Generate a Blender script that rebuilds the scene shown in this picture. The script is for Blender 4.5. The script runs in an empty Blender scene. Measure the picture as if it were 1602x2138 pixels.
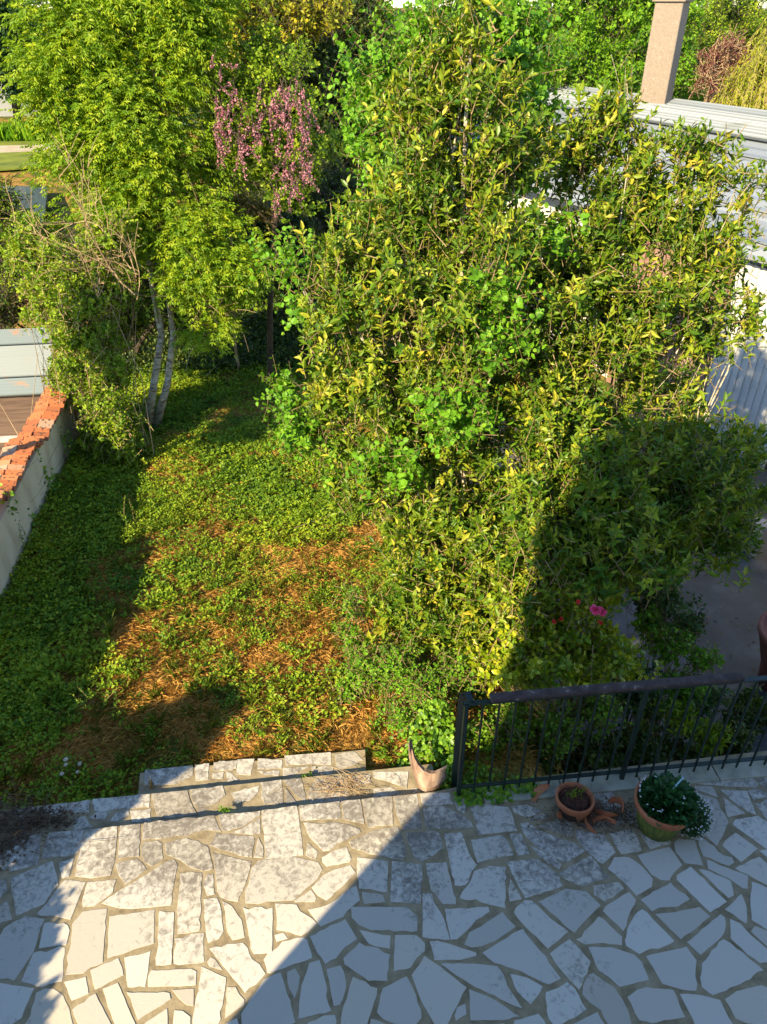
import bpy, math, random
import numpy as np
from math import sin, cos, pi, radians
rng = np.random.default_rng(11)
random.seed(5)
S = bpy.context.scene
COL = S.collection

# ------------------------------------------------------------------ camera
PITCH = radians(34.4); CAMZ = 5.0; FPX = 1560.0
cam = bpy.data.cameras.new('camera'); camo = bpy.data.objects.new('camera', cam); COL.objects.link(camo)
camo.location = (0, 0, CAMZ); camo.rotation_euler = (pi/2-PITCH, 0, 0)
cam.sensor_fit = 'VERTICAL'; cam.sensor_height = 36; cam.lens = 36*FPX/2138
cam.clip_start = 0.05; cam.clip_end = 2000
S.camera = camo
# ------------------------------------------------------------------ light
SUN_EL = radians(31.0); SAZ = np.array([0.64, 0.768])      # horizontal travel direction of the light
W = bpy.data.worlds.new('World'); S.world = W; W.use_nodes = True
nt = W.node_tree; bg = nt.nodes['Background']; sk = nt.nodes.new('ShaderNodeTexSky')
sk.sky_type = 'NISHITA'; sk.sun_disc = False; sk.sun_elevation = SUN_EL
sk.sun_rotation = math.atan2(-SAZ[0], -SAZ[1])
sk.altitude = 50; sk.air_density = 1.0; sk.dust_density = 0.1; sk.ozone_density = 3.5
nt.links.new(sk.outputs[0], bg.inputs[0]); bg.inputs[1].default_value = 0.135
sun = bpy.data.lights.new('sun', 'SUN'); sun.energy = 5.0; sun.angle = radians(0.5); sun.color = (1.0, 0.81, 0.50)
suno = bpy.data.objects.new('sun', sun); COL.objects.link(suno)
suno.rotation_euler = (pi/2-SUN_EL, 0, math.atan2(-SAZ[0], SAZ[1]))
S.view_settings.view_transform = 'Standard'; S.view_settings.look = 'None'
S.view_settings.exposure = 1.15; S.view_settings.gamma = 1.0

# ------------------------------------------------------------------ helpers
cp, sp = cos(PITCH), sin(PITCH)
def ray(px, py):
    x = (px-801)/FPX; y = (py-1069)/FPX
    return np.array([x, cp-y*sp, -sp-y*cp])
def PZ(px, py, z):                       # point of the plane at height z seen at that pixel of the photo
    d = ray(px, py); t = (z-CAMZ)/d[2]
    return np.array([0, 0, CAMZ])+d*t
def PY(px, py, Y):
    d = ray(px, py); return np.array([0, 0, CAMZ])+d*(Y/d[1])
E1 = np.array([0.992, 0.124, 0]); E2 = np.array([-0.124, 0.992, 0]); EZ = np.array([0, 0, 1.0])
def UV(u, v, z=0): return E1*u+E2*v+EZ*z
def touv(p): p = np.asarray(p); return p[..., 0]*.992+p[..., 1]*.124, -p[..., 0]*.124+p[..., 1]*.992
def unit(a): return a/(np.linalg.norm(a, axis=-1, keepdims=True)+1e-9)
def sstep(a, b, x): t = np.clip((x-a)/(b-a), 0, 1); return t*t*(3-2*t)
def noise2(x, y, s=1.0, seed=0.0):
    x = x*s+seed*3.1; y = y*s+seed*1.7
    return (np.sin(x*1.3+1.7*np.sin(y*.9+seed))+np.sin(y*1.7+1.3*np.sin(x*1.1+2*seed))+.6*np.sin(x*3.1+y*2.3+seed)+.5*np.sin(x*4.7-y*3.9+2*np.sin(x*2)))/3.1
def gh(x, y):
    """height of the ground sheet"""
    x = np.asarray(x, float); y = np.asarray(y, float)
    u = x*.992+y*.124; v = -x*.124+y*.992
    z = -0.52+0.05*noise2(x, y, 1.4, 1)*sstep(4, 6, v)-0.5*sstep(11, 26, v)+.25*sstep(7.0, 4.3, v)
    z = z+.12*sstep(-2.7, -3.3, u)*sstep(12, 9, v)
    left = sstep(-3.48, -3.58, u)*sstep(40, 18, v)
    z = z*(1-left)+(-2.25)*left
    right = sstep(1.6, 2.7, u)*sstep(24, 14, v)
    z = z*(1-right)+(-2.03)*right
    z = np.where((v < 4.15) & (u > -3.6) & (u < 1.1), np.minimum(z, -0.27), z)
    z = np.where((v < 3.2), np.minimum(z, -0.6), z)
    return z

class G:
    """collects geometry and links it as one mesh object"""
    def __init__(s): s.v = []; s.li = []; s.lt = []; s.a = []; s.m = []; s.n = 0
    def add(s, V, F, a=0.5, m=0):
        V = np.asarray(V, float).reshape(-1, 3); s.v.append(V)
        for f in F:
            s.li.append(np.asarray(f, np.int64)+s.n); s.lt.append(np.array([len(f)])); s.a.append(np.array([a], float)); s.m.append(np.array([m]))
        s.n += len(V)
    def inst(s, V, F, a, m=0):
        """V (N,k,3), faces template F; a (N,) per copy value"""
        N, k = V.shape[:2]
        if N == 0: return
        s.v.append(V.reshape(-1, 3)); off = s.n+np.arange(N)*k
        flat = np.concatenate([np.asarray(f) for f in F]); lens = np.array([len(f) for f in F])
        s.li.append((off[:, None]+flat[None]).ravel()); s.lt.append(np.tile(lens, N))
        s.a.append(np.repeat(a, len(F))); s.m.append(np.full(N*len(F), m)); s.n += N*k
    def build(s, name, mats, parent=None, smooth=False):
        me = bpy.data.meshes.new(name)
        V = np.concatenate(s.v); li = np.concatenate(s.li); lt = np.concatenate(s.lt); a = np.concatenate(s.a); mi = np.concatenate(s.m)
        me.vertices.add(len(V)); me.vertices.foreach_set('co', V.ravel())
        me.loops.add(len(li)); me.loops.foreach_set('vertex_index', li.astype(np.int32))
        me.polygons.add(len(lt)); me.polygons.foreach_set('loop_start', (np.cumsum(lt)-lt).astype(np.int32)); me.polygons.foreach_set('loop_total', lt.astype(np.int32))
        me.polygons.foreach_set('material_index', mi.astype(np.int32))
        me.polygons.foreach_set('use_smooth', np.full(len(lt), smooth))
        me.update(calc_edges=True)
        at = me.attributes.new('rnd', 'FLOAT', 'FACE'); at.data.foreach_set('value', a.astype(np.float32))
        if not isinstance(mats, (list, tuple)): mats = [mats]
        for m in mats: me.materials.append(m)
        o = bpy.data.objects.new(name, me); COL.objects.link(o)
        if parent is not None:
            o.parent = parent; o.matrix_parent_inverse = parent.matrix_basis.inverted()
        return o
    # primitives
    def box(s, c, size, ax=None, a=0.5, m=0, bev=0.0):
        ax = ax or (E1, E2, EZ); c = np.asarray(c, float); hx, hy, hz = [q/2 for q in size]
        def P(i, j, k): return c+ax[0]*i+ax[1]*j+ax[2]*k
        b = min(bev, hx*.9, hy*.9, hz*.9)
        if b <= 0:
            V = [P(i, j, k) for k in (-hz, hz) for j in (-hy, hy) for i in (-hx, hx)]
            s.add(V, [(0, 2, 3, 1), (4, 5, 7, 6), (0, 1, 5, 4), (2, 6, 7, 3), (0, 4, 6, 2), (1, 3, 7, 5)], a, m)
        else:
            rings = []
            for (k, q) in ((-hz, b), (-hz+b, 0), (hz-b, 0), (hz, b)):
                r = [(-hx+q, -hy+b), (-hx+b, -hy+q), (hx-b, -hy+q), (hx-q, -hy+b), (hx-q, hy-b), (hx-b, hy-q), (-hx+b, hy-q), (-hx+q, hy-b)]
                rings.append([P(x, y, k) for x, y in r])
            F = [tuple(range(7, -1, -1)), tuple(24+i for i in range(8))]
            for r in range(3):
                for i in range(8): F.append((r*8+i, r*8+(i+1) % 8, r*8+8+(i+1) % 8, r*8+8+i))
            s.add(np.array(rings).reshape(-1, 3), F, a, m)
    def tube(s, pts, rad, n=6, a=0.5, m=0, cap=True):
        pts = np.asarray(pts, float); k = len(pts); rad = np.broadcast_to(np.asarray(rad, float), (k,))
        T = unit(np.gradient(pts, axis=0)); ref = np.array([0.31, .2, .93]) if abs(T[0][2]) < .8 else np.array([1., .1, 0])
        A = unit(np.cross(T, ref)); B = np.cross(T, A)
        th = np.arange(n)*2*pi/n
        V = pts[:, None]+rad[:, None, None]*(np.cos(th)[None, :, None]*A[:, None]+np.sin(th)[None, :, None]*B[:, None])
        F = [(i*n+j, i*n+(j+1) % n, (i+1)*n+(j+1) % n, (i+1)*n+j) for i in range(k-1) for j in range(n)]
        if cap: F += [tuple(range(n-1, -1, -1)), tuple((k-1)*n+j for j in range(n))]
        s.add(V.reshape(-1, 3), F, a, m)
    def twigs(s, Pn, r0, r1, a=None, m=0):
        """Pn (N,k,3): many thin three-sided stems at once"""
        N, k = Pn.shape[:2]
        if N == 0: return
        T = unit(Pn[:, -1]-Pn[:, 0]); A = unit(np.cross(T, np.array([.3, .5, .81]))); B = np.cross(T, A)
        th = np.arange(3)*2*pi/3
        r0 = np.broadcast_to(r0, (N,)); r1 = np.broadcast_to(r1, (N,))
        rr = r0[:, None]+(r1-r0)[:, None]*np.linspace(0, 1, k)[None]
        V = Pn[:, :, None]+rr[:, :, None, None]*(np.cos(th)[None, None, :, None]*A[:, None, None]+np.sin(th)[None, None, :, None]*B[:, None, None])
        F = [(i*3+j, i*3+(j+1) % 3, (i+1)*3+(j+1) % 3, (i+1)*3+j) for i in range(k-1) for j in range(3)]
        s.inst(V.reshape(N, k*3, 3), F, rng.random(N) if a is None else np.broadcast_to(a, (N,)), m)
    def lathe(s, c, prof, n=32, a=0.5, m=0, th0=0, th1=2*pi, ax=None):
        c = np.asarray(c, float); ax = ax or (E1, E2, EZ); full = abs(th1-th0-2*pi) < 1e-6
        k = n if full else n+1; th = th0+(th1-th0)*np.arange(k)/n
        V = [c+ax[0]*r*cos(t)+ax[1]*r*sin(t)+ax[2]*z for (r, z) in prof for t in th]
        F = []
        for i in range(len(prof)-1):
            for j in range(n):
                j2 = (j+1) % k
                F.append((i*k+j, i*k+j2, (i+1)*k+j2, (i+1)*k+j))
        s.add(V, F, a, m)

# leaf templates: (u along, w across, h lift)
LAN = (np.array([(0, 0, 0), (.33, 0, -.02), (.7, 0, -.04), (1, 0, -.12), (.33, .5, .06), (.7, .36, .03), (.33, -.5, .06), (.7, -.36, .03)]),
       [(0, 6, 1), (0, 1, 4), (1, 6, 7, 2), (1, 2, 5, 4), (2, 7, 3), (2, 3, 5)])
OVA = (np.array([(0, 0, 0), (.4, 0, -.03), (.75, 0, -.06), (1, 0, -.14), (.22, .46, .05), (.68, .42, .03), (.22, -.46, .05), (.68, -.42, .03)]),
       [(0, 6, 1), (0, 1, 4), (1, 6, 7, 2), (1, 2, 5, 4), (2, 7, 3), (2, 3, 5)])
DIA = (np.array([(0, 0, 0), (.45, .5, .08), (1, 0, -.1), (.45, -.5, .08)]), [(0, 3, 2), (0, 2, 1)])
def put_leaves(g, P, D, Nn, L, Wd, tpl, a=None, m=0):
    P = np.asarray(P); N = len(P)
    if N == 0: return
    D = unit(D); B = unit(np.cross(Nn, D)); Nn = np.cross(D, B)
    L = np.broadcast_to(L, (N,)); Wd = np.broadcast_to(Wd, (N,)); T, F = tpl
    V = P[:, None]+D[:, None]*(T[None, :, 0:1]*L[:, None, None])+B[:, None]*(T[None, :, 1:2]*Wd[:, None, None])+Nn[:, None]*(T[None, :, 2:3]*L[:, None, None])
    g.inst(V, F, rng.random(N) if a is None else a, m)
def rvec(n): return unit(rng.normal(size=(n, 3)))

def sample_crown(blobs, n, shell=0.35, clump=0, cs=.2):
    """points and outward directions spread through a union of uneven ellipsoids; blobs: (c, (rx,ry,rz), density)"""
    w = np.array([b[2]*(b[1][0]*b[1][1]+b[1][0]*b[1][2]+b[1][1]*b[1][2]) for b in blobs]); w = w/w.sum()
    out = []; od = []
    for i, b in enumerate(blobs):
        k = int(n*w[i]*1.6)+2
        d = rvec(k); r = 1-np.abs(rng.normal(size=k))*shell; r = np.clip(r, .05, 1.15)
        lump = 1+.16*np.sin(d[:, 0]*5+i)*np.sin(d[:, 2]*6+2*i)+.1*np.sin(d[:, 1]*9+d[:, 0]*7+i)+.06*rng.normal(size=k)
        p = np.asarray(b[0])+d*np.asarray(b[1])*(r*lump)[:, None]
        keep = np.ones(k, bool)
        for j, q in enumerate(blobs):
            if j != i: keep &= (((p-np.asarray(q[0]))/np.asarray(q[1]))**2).sum(1) > .3
        out.append(p[keep]); od.append(unit(d[keep]/np.asarray(b[1])))
    P = np.concatenate(out); D = np.concatenate(od)
    if len(P) > n:
        ix = rng.choice(len(P), n, replace=False); P, D = P[ix], D[ix]
    if clump:                                # gather the shoots into sprays with gaps between them
        ix = rng.choice(len(P), clump, replace=False); C = P[ix]; DC = D[ix]
        own = rng.integers(clump, size=len(P)); sz = cs*(.6+.8*rng.random(clump))
        off = rvec(len(P))*(rng.random(len(P))**.4)[:, None]*sz[own][:, None]
        k = rng.random(len(P)) < .85
        P = np.where(k[:, None], C[own]+off*np.array([1, 1, .7]), P); D = np.where(k[:, None], unit(DC[own]*.6+unit(off)*.6), D)
    return P, D

def shoots(gl, gt, P, D, length, nl, L, Wd, tpl, spread=.9, up=.5, jit=.35, bend=.15, tw=(.004, .0015), lj=.3, a=None, t0=.15):
    """leafy shoots ending at P, growing along D mixed with up"""
    N = len(P)
    ln = length*(.6+.8*rng.random(N)); d = unit(D*(1-up)+np.array([0, 0, 1.])*up+rng.normal(size=(N, 3))*jit)
    side = unit(np.cross(d, rvec(N)))*bend
    def at(t): return P[:, None]-d[:, None]*(ln[:, None]*(1-t))[..., None]+side[:, None]*(ln[:, None]*(t**2-t))[..., None]
    tt = np.linspace(0, 1, 3)[None].repeat(N, 0)
    if gt is not None: gt.twigs(at(tt), tw[0], tw[1])
    t = t0+(1-t0)*(np.arange(nl)+.5)[None]/nl+rng.normal(size=(N, nl))*.02
    Q = at(t)
    A = unit(np.cross(d, np.array([.2, .9, .3]))); B = np.cross(d, A)
    th = np.arange(nl)[None]*2.4+rng.random((N, 1))*6.28+rng.normal(size=(N, nl))*.3
    R = np.cos(th)[..., None]*A[:, None]+np.sin(th)[..., None]*B[:, None]
    an = (spread*(1.25-.6*t)+rng.normal(size=(N, nl))*.2)[..., None]
    LD = d[:, None]*np.cos(an)+R*np.sin(an); LN = d[:, None]*np.sin(an)-R*np.cos(an)+rng.normal(size=(N, nl, 3))*.25
    sz = (1-lj*rng.random((N, nl)))*(.7+.3*np.sin(pi*np.clip(t, 0, 1)))
    shade = np.clip((rng.random((N, 1))*.6+rng.random((N, nl))*.4), 0, .999) if a is None else a
    put_leaves(gl, Q.reshape(-1, 3), LD.reshape(-1, 3), LN.reshape(-1, 3), (L*sz).ravel(), (Wd*sz).ravel(), tpl, np.broadcast_to(shade, (N, nl)).ravel())

def pinnate(gl, P, D, ln, npair, L, Wd, droop=.6, tpl=DIA):
    """compound leaves: pairs of leaflets along a drooping stalk"""
    N = len(P); d = unit(D+rng.normal(size=(N, 3))*.4); ln = ln*(.7+.6*rng.random(N))
    down = np.array([0, 0, -1.])
    B = unit(np.cross(d, np.array([0, 0, 1.])+.3*rng.normal(size=(N, 3))))
    col = rng.random(N)*.7
    for j in range(npair):
        t = (j+1)/npair
        Q = P+d*(ln*t)[:, None]+down*(ln*droop*t*t)[:, None]
        dd = unit(d+down*2*droop*t)
        for sgn in (-1, 1):
            ld = unit(dd*.55+B*sgn*.8+down*.35+rng.normal(size=(N, 3))*.12); nn = np.cross(ld, dd)*sgn*-1+np.array([0, 0, .8])+rng.normal(size=(N, 3))*.2
            put_leaves(gl, Q, ld, nn, L*(.7+.5*rng.random(N)), Wd, tpl, np.clip(col+rng.random(N)*.3, 0, .999))
    Q = P+d*ln[:, None]+down*(ln*droop)[:, None]; ld = unit(d+down*2*droop)
    put_leaves(gl, Q, ld, B*.2+np.array([0, 0, 1.]), L, Wd, tpl, np.clip(col+.1, 0, .999))

def bez(p0, p3, lift=.35, jit=.08, n=7):
    p0 = np.asarray(p0, float); p3 = np.asarray(p3, float); L = np.linalg.norm(p3-p0)
    c1 = p0+np.array([0, 0, L*lift])+rng.normal(size=3)*L*jit; c2 = p3-(p3-p0)*.3+rng.normal(size=3)*L*jit
    t = np.linspace(0, 1, n)[:, None]
    return (1-t)**3*p0+3*t*(1-t)**2*c1+3*t*t*(1-t)*c2+t**3*p3
def px_blob(px, py, Y, rx, ry, dens=1.0, rd=None):
    c = PY(px, py, Y); F = c[1]*cp+(CAMZ-c[2])*sp; k = F/FPX
    return (c, (rx*k, (rd if rd is not None else rx*k*.8), ry*k*1.1), dens)

# ------------------------------------------------------------------ materials
def newmat(name):
    m = bpy.data.materials.new(name); m.use_nodes = True; n = m.node_tree
    for q in list(n.nodes): n.nodes.remove(q)
    out = n.nodes.new('ShaderNodeOutputMaterial'); return m, n, out
def N_(n, t, **kw):
    q = n.nodes.new(t)
    for k, v in kw.items(): setattr(q, k, v)
    return q
def ramp(n, stops, interp='LINEAR'):
    r = n.nodes.new('ShaderNodeValToRGB'); r.color_ramp.interpolation = interp; e = r.color_ramp.elements
    while len(e) < len(stops): e.new(.5)
    for i, (p, c) in enumerate(stops): e[i].position = p; e[i].color = (*c, 1)
    return r
def leafmat(name, cols, trans=.35, rough=.45, spec=.4, tcol=(1.25, 1.2, .5)):
    m, n, out = newmat(name); L = n.links.new
    at = N_(n, 'ShaderNodeAttribute', attribute_name='rnd')
    r = ramp(n, [(i/(len(cols)-1) if len(cols) > 1 else 0, c) for i, c in enumerate(cols)]); L(at.outputs['Fac'], r.inputs[0])
    p = N_(n, 'ShaderNodeBsdfPrincipled'); L(r.outputs[0], p.inputs['Base Color']); p.inputs['Roughness'].default_value = rough
    p.inputs['Specular IOR Level'].default_value = spec
    tr = N_(n, 'ShaderNodeBsdfTranslucent'); mx = N_(n, 'ShaderNodeMix', data_type='RGBA', blend_type='MULTIPLY'); mx.inputs[0].default_value = 1
    L(r.outputs[0], mx.inputs[6]); mx.inputs[7].default_value = (*tcol, 1); L(mx.outputs[2], tr.inputs[0])
    ms = N_(n, 'ShaderNodeMixShader'); ms.inputs[0].default_value = trans; L(p.outputs[0], ms.inputs[1]); L(tr.outputs[0], ms.inputs[2]); L(ms.outputs[0], out.inputs[0])
    return m
def noisemat(name, stops, scale=8, detail=6, rough=.8, bump=.2, spec=.3, metal=0, stretch=(1, 1, 1), dist=0, bscale=None, rgh=.6):
    m, n, out = newmat(name); L = n.links.new
    tc = N_(n, 'ShaderNodeTexCoord'); mp = N_(n, 'ShaderNodeMapping'); mp.inputs['Scale'].default_value = stretch; L(tc.outputs['Object'], mp.inputs[0])
    nz = N_(n, 'ShaderNodeTexNoise'); nz.inputs['Scale'].default_value = scale; nz.inputs['Detail'].default_value = detail; nz.inputs['Roughness'].default_value = rgh; nz.inputs['Distortion'].default_value = dist
    L(mp.outputs[0], nz.inputs['Vector']); r = ramp(n, stops); L(nz.outputs[0], r.inputs[0])
    p = N_(n, 'ShaderNodeBsdfPrincipled'); L(r.outputs[0], p.inputs['Base Color']); p.inputs['Roughness'].default_value = rough; p.inputs['Specular IOR Level'].default_value = spec; p.inputs['Metallic'].default_value = metal
    if bump:
        nb = N_(n, 'ShaderNodeTexNoise'); nb.inputs['Scale'].default_value = bscale or scale*4; nb.inputs['Detail'].default_value = 5; L(mp.outputs[0], nb.inputs['Vector'])
        b = N_(n, 'ShaderNodeBump'); b.inputs['Strength'].default_value = bump; b.inputs['Distance'].default_value = .01; L(nb.outputs[0], b.inputs['Height']); L(b.outputs[0], p.inputs['Normal'])
    L(p.outputs[0], out.inputs[0]); return m

M = {}
M['laurel'] = leafmat('laurel leaf', [(.03, .085, .010), (.07, .16, .012), (.15, .25, .015), (.30, .37, .025), (.55, .45, .05)], 0.2, .40, .32)
M['hazel'] = leafmat('broad leaf', [(.06, .18, .012), (.12, .30, .015), (.18, .40, .02), (.28, .48, .03)], 0.3, .5, .3)
M['ash'] = leafmat('feathery leaf', [(.08, .18, .01), (.18, .32, .012), (.31, .43, .018), (.48, .54, .03)], 0.35, .5, .3)
M['shrub'] = leafmat('shrub leaf', [(.06, .15, .01), (.15, .28, .012), (.28, .41, .02), (.44, .50, .03)], 0.28, .5, .3)
M['olive'] = leafmat('olive brown leaf', [(.16, .14, .03), (.24, .21, .04), (.20, .24, .03)], .3, .5, .3)
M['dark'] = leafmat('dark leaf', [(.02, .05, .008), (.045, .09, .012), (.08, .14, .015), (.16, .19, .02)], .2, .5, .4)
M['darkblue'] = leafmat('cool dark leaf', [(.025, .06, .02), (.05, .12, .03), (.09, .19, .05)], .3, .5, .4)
M['yellow'] = leafmat('yellow leaf', [(.12, .19, .012), (.30, .34, .03), (.46, .43, .03), (.56, .44, .03)], .35, .5, .3)
M['bright'] = leafmat('bright leaf', [(.07, .19, .01), (.14, .32, .012), (.22, .43, .018), (.36, .52, .03)], .35, .5, .3)
M['willow'] = leafmat('willow leaf', [(.26, .33, .03), (.4, .42, .03), (.48, .46, .05)], .4, .5, .3)
M['purple'] = leafmat('purple leaf', [(.10, .02, .03), (.18, .035, .045), (.2, .07, .05)], .3, .5, .3)
M['pink'] = leafmat('pink blossom', [(.46, .15, .21), (.58, .25, .32), (.68, .40, .45)], .3, .7, .2, (1, .6, .8))
M['camellia'] = leafmat('camellia leaf', [(.08, .17, .012), (.18, .30, .012), (.42, .48, .02), (.66, .62, .05)], 0.25, .35, .5)
M['weed'] = leafmat('weed leaf', [(.05, .13, .01), (.12, .24, .012), (.24, .36, .015), (.40, .46, .025)], 0.25, .5, .3)
M['ivy'] = leafmat('ivy leaf', [(.06, .15, .01), (.12, .27, .015), (.2, .4, .02), (.28, .46, .03)], .3, .4, .5)
M['grass'] = leafmat('grass blade', [(.07, .13, .015), (.13, .2, .02), (.22, .26, .03)], .3, .5, .3)
M['straw'] = leafmat('dry straw', [(.22, .12, .03), (.46, .25, .06), (.62, .38, .10), (.56, .26, .06)], .2, .7, .2)
M['potplant'] = leafmat('pot plant leaf', [(.02, .07, .02), (.03, .11, .03), (.05, .16, .04)], .3, .4, .5)
M['white'] = leafmat('white petal', [(.75, .75, .78), (.85, .85, .88)], .2, .6, .2, (1, 1, 1))
M['rose'] = leafmat('rose petal', [(.75, .06, .20), (.85, .12, .28)], .25, .5, .3, (1, .5, .6))
M['red'] = leafmat('red petal', [(.6, .03, .03), (.7, .06, .05)], .2, .5, .3, (1, .4, .4))
M['bark'] = noisemat('pale bark', [(.36, (.12, .09, .06)), (.46, (.40, .34, .24)), (.6, (.58, .52, .40)), (.7, (.66, .62, .52))], 16, stretch=(.6, .6, 1.4), bump=.8)
M['twig'] = noisemat('twig bark', [(.3, (.14, .09, .045)), (.7, (.34, .25, .13))], 12, bump=.2)
M['deadtwig'] = noisemat('bare dry twig', [(.3, (.26, .17, .09)), (.7, (.50, .37, .22))], 12, bump=.1)
M['debris'] = noisemat('dead stems', [(.3, (.06, .04, .025)), (.7, (.20, .14, .09))], 12, bump=.1)
M['darkbark'] = noisemat('dark bark', [(.3, (.03, .022, .015)), (.7, (.12, .09, .06))], 9, bump=.4)

# stone of the terrace: warm pale limestone, worn and lichened towards the steps
def stone_mat():
    m, n, out = newmat('limestone slab'); L = n.links.new
    tc = N_(n, 'ShaderNodeTexCoord')
    at = N_(n, 'ShaderNodeAttribute', attribute_name='rnd')
    base = ramp(n, [(0, (.46, .42, .35)), (.25, (.62, .585, .52)), (.5, (.50, .47, .41)), (.75, (.64, .61, .55)), (1, (.57, .52, .43))]); L(at.outputs['Fac'], base.inputs[0])
    sep = N_(n, 'ShaderNodeSeparateXYZ'); L(tc.outputs['Object'], sep.inputs[0])
    # distance along the garden direction: dirt builds up near the steps
    vx = N_(n, 'ShaderNodeMath', operation='MULTIPLY'); vx.inputs[1].default_value = -.124; L(sep.outputs[0], vx.inputs[0])
    vv = N_(n, 'ShaderNodeMath', operation='MULTIPLY_ADD'); vv.inputs[1].default_value = .992; L(sep.outputs[1], vv.inputs[0]); L(vx.outputs[0], vv.inputs[2])
    mr = N_(n, 'ShaderNodeMapRange'); mr.inputs[1].default_value = 2.35; mr.inputs[2].default_value = 3.1; mr.inputs[3].default_value = -.12; mr.inputs[4].default_value = .115; L(vv.outputs[0], mr.inputs[0])
    big = N_(n, 'ShaderNodeTexNoise'); big.inputs['Scale'].default_value = 1.1; big.inputs['Detail'].default_value = 2; L(tc.outputs['Object'], big.inputs['Vector'])
    bm = N_(n, 'ShaderNodeMapRange'); bm.inputs[1].default_value = .42; bm.inputs[2].default_value = .66; bm.inputs[3].default_value = -.07; bm.inputs[4].default_value = .12; L(big.outputs[0], bm.inputs[0])
    fine = N_(n, 'ShaderNodeTexNoise'); fine.inputs['Scale'].default_value = 24; fine.inputs['Detail'].default_value = 8; fine.inputs['Roughness'].default_value = .68; fine.inputs['Distortion'].default_value = .7; L(tc.outputs['Object'], fine.inputs['Vector'])
    s1 = N_(n, 'ShaderNodeMath', operation='ADD'); L(fine.outputs[0], s1.inputs[0]); L(mr.outputs[0], s1.inputs[1])
    s2 = N_(n, 'ShaderNodeMath', operation='ADD'); L(s1.outputs[0], s2.inputs[0]); L(bm.outputs[0], s2.inputs[1])
    prev = s2.outputs[0]
    for (px, py, rad, amt) in ((880, 1740, .30, .16), (620, 1830, .22, .14), (980, 1700, .22, .12), (1040, 1870, .34, .13), (1040, 2040, .22, .22), (1230, 2020, .20, .12), (860, 1850, .25, .14), (1220, 1700, .30, .16), (1330, 1740, .22, .15), (930, 2010, .25, .10), (60, 1750, .30, .14), (1440, 1930, .2, .06), (470, 1800, .25, .07), (850, 2110, .22, .10), (720, 1860, .2, .13)):
        c_ = PZ(px, py, 0)
        vd = N_(n, 'ShaderNodeVectorMath', operation='DISTANCE'); L(tc.outputs['Object'], vd.inputs[0]); vd.inputs[1].default_value = tuple(c_)
        fr = N_(n, 'ShaderNodeMapRange'); fr.inputs[1].default_value = 0; fr.inputs[2].default_value = rad; fr.inputs[3].default_value = amt; fr.inputs[4].default_value = 0; L(vd.outputs['Value'], fr.inputs[0])
        ad = N_(n, 'ShaderNodeMath', operation='ADD'); L(prev, ad.inputs[0]); L(fr.outputs[0], ad.inputs[1]); prev = ad.outputs[0]
    at2 = N_(n, 'ShaderNodeMath', operation='MULTIPLY_ADD'); L(at.outputs['Fac'], at2.inputs[0]); at2.inputs[1].default_value = .07; L(prev, at2.inputs[2])
    s2 = N_(n, 'ShaderNodeMath', operation='SUBTRACT'); L(at2.outputs[0], s2.inputs[0]); s2.inputs[1].default_value = .045
    st = ramp(n, [(.50, (0, 0, 0)), (.62, (.45, .45, .45)), (.74, (.8, .8, .8))]); L(s2.outputs[0], st.inputs[0])
    mx = N_(n, 'ShaderNodeMix', data_type='RGBA'); L(st.outputs[0], mx.inputs[0]); L(base.outputs[0], mx.inputs[6]); mx.inputs[7].default_value = (.13, .11, .09, 1)
    # small dark pits
    pit = N_(n, 'ShaderNodeTexVoronoi'); pit.inputs['Scale'].default_value = 42; L(tc.outputs['Object'], pit.inputs['Vector'])
    pr = ramp(n, [(.04, (1, 1, 1)), (.10, (0, 0, 0))]); L(pit.outputs['Distance'], pr.inputs[0])
    pm = N_(n, 'ShaderNodeMath', operation='MULTIPLY'); L(pr.outputs[0], pm.inputs[0])
    pn = ramp(n, [(.52, (0, 0, 0)), (.6, (.8, .8, .8))]); nn = N_(n, 'ShaderNodeTexNoise'); nn.inputs['Scale'].default_value = 6; L(tc.outputs['Object'], nn.inputs['Vector']); L(nn.outputs[0], pn.inputs[0]); L(pn.outputs[0], pm.inputs[1])
    mx2 = N_(n, 'ShaderNodeMix', data_type='RGBA'); L(pm.outputs[0], mx2.inputs[0]); L(mx.outputs[2], mx2.inputs[6]); mx2.inputs[7].default_value = (.17, .11, .07, 1)
    p = N_(n, 'ShaderNodeBsdfPrincipled'); L(mx2.outputs[2], p.inputs['Base Color']); p.inputs['Roughness'].default_value = .75; p.inputs['Specular IOR Level'].default_value = .25
    b = N_(n, 'ShaderNodeBump'); b.inputs['Strength'].default_value = .5; b.inputs['Distance'].default_value = .004; b.invert = True; L(fine.outputs[0], b.inputs['Height']); L(b.outputs[0], p.inputs['Normal'])
    L(p.outputs[0], out.inputs[0]); return m
M['stone'] = stone_mat()
M['mortar'] = noisemat('mortar', [(.3, (.20, .16, .10)), (.55, (.34, .28, .18)), (.75, (.42, .35, .24))], 9, bump=.4, rough=.95, spec=.1)
M['riser'] = noisemat('riser cement', [(.3, (.10, .085, .06)), (.7, (.3, .27, .22))], 6, bump=.4, rough=.9)

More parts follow.
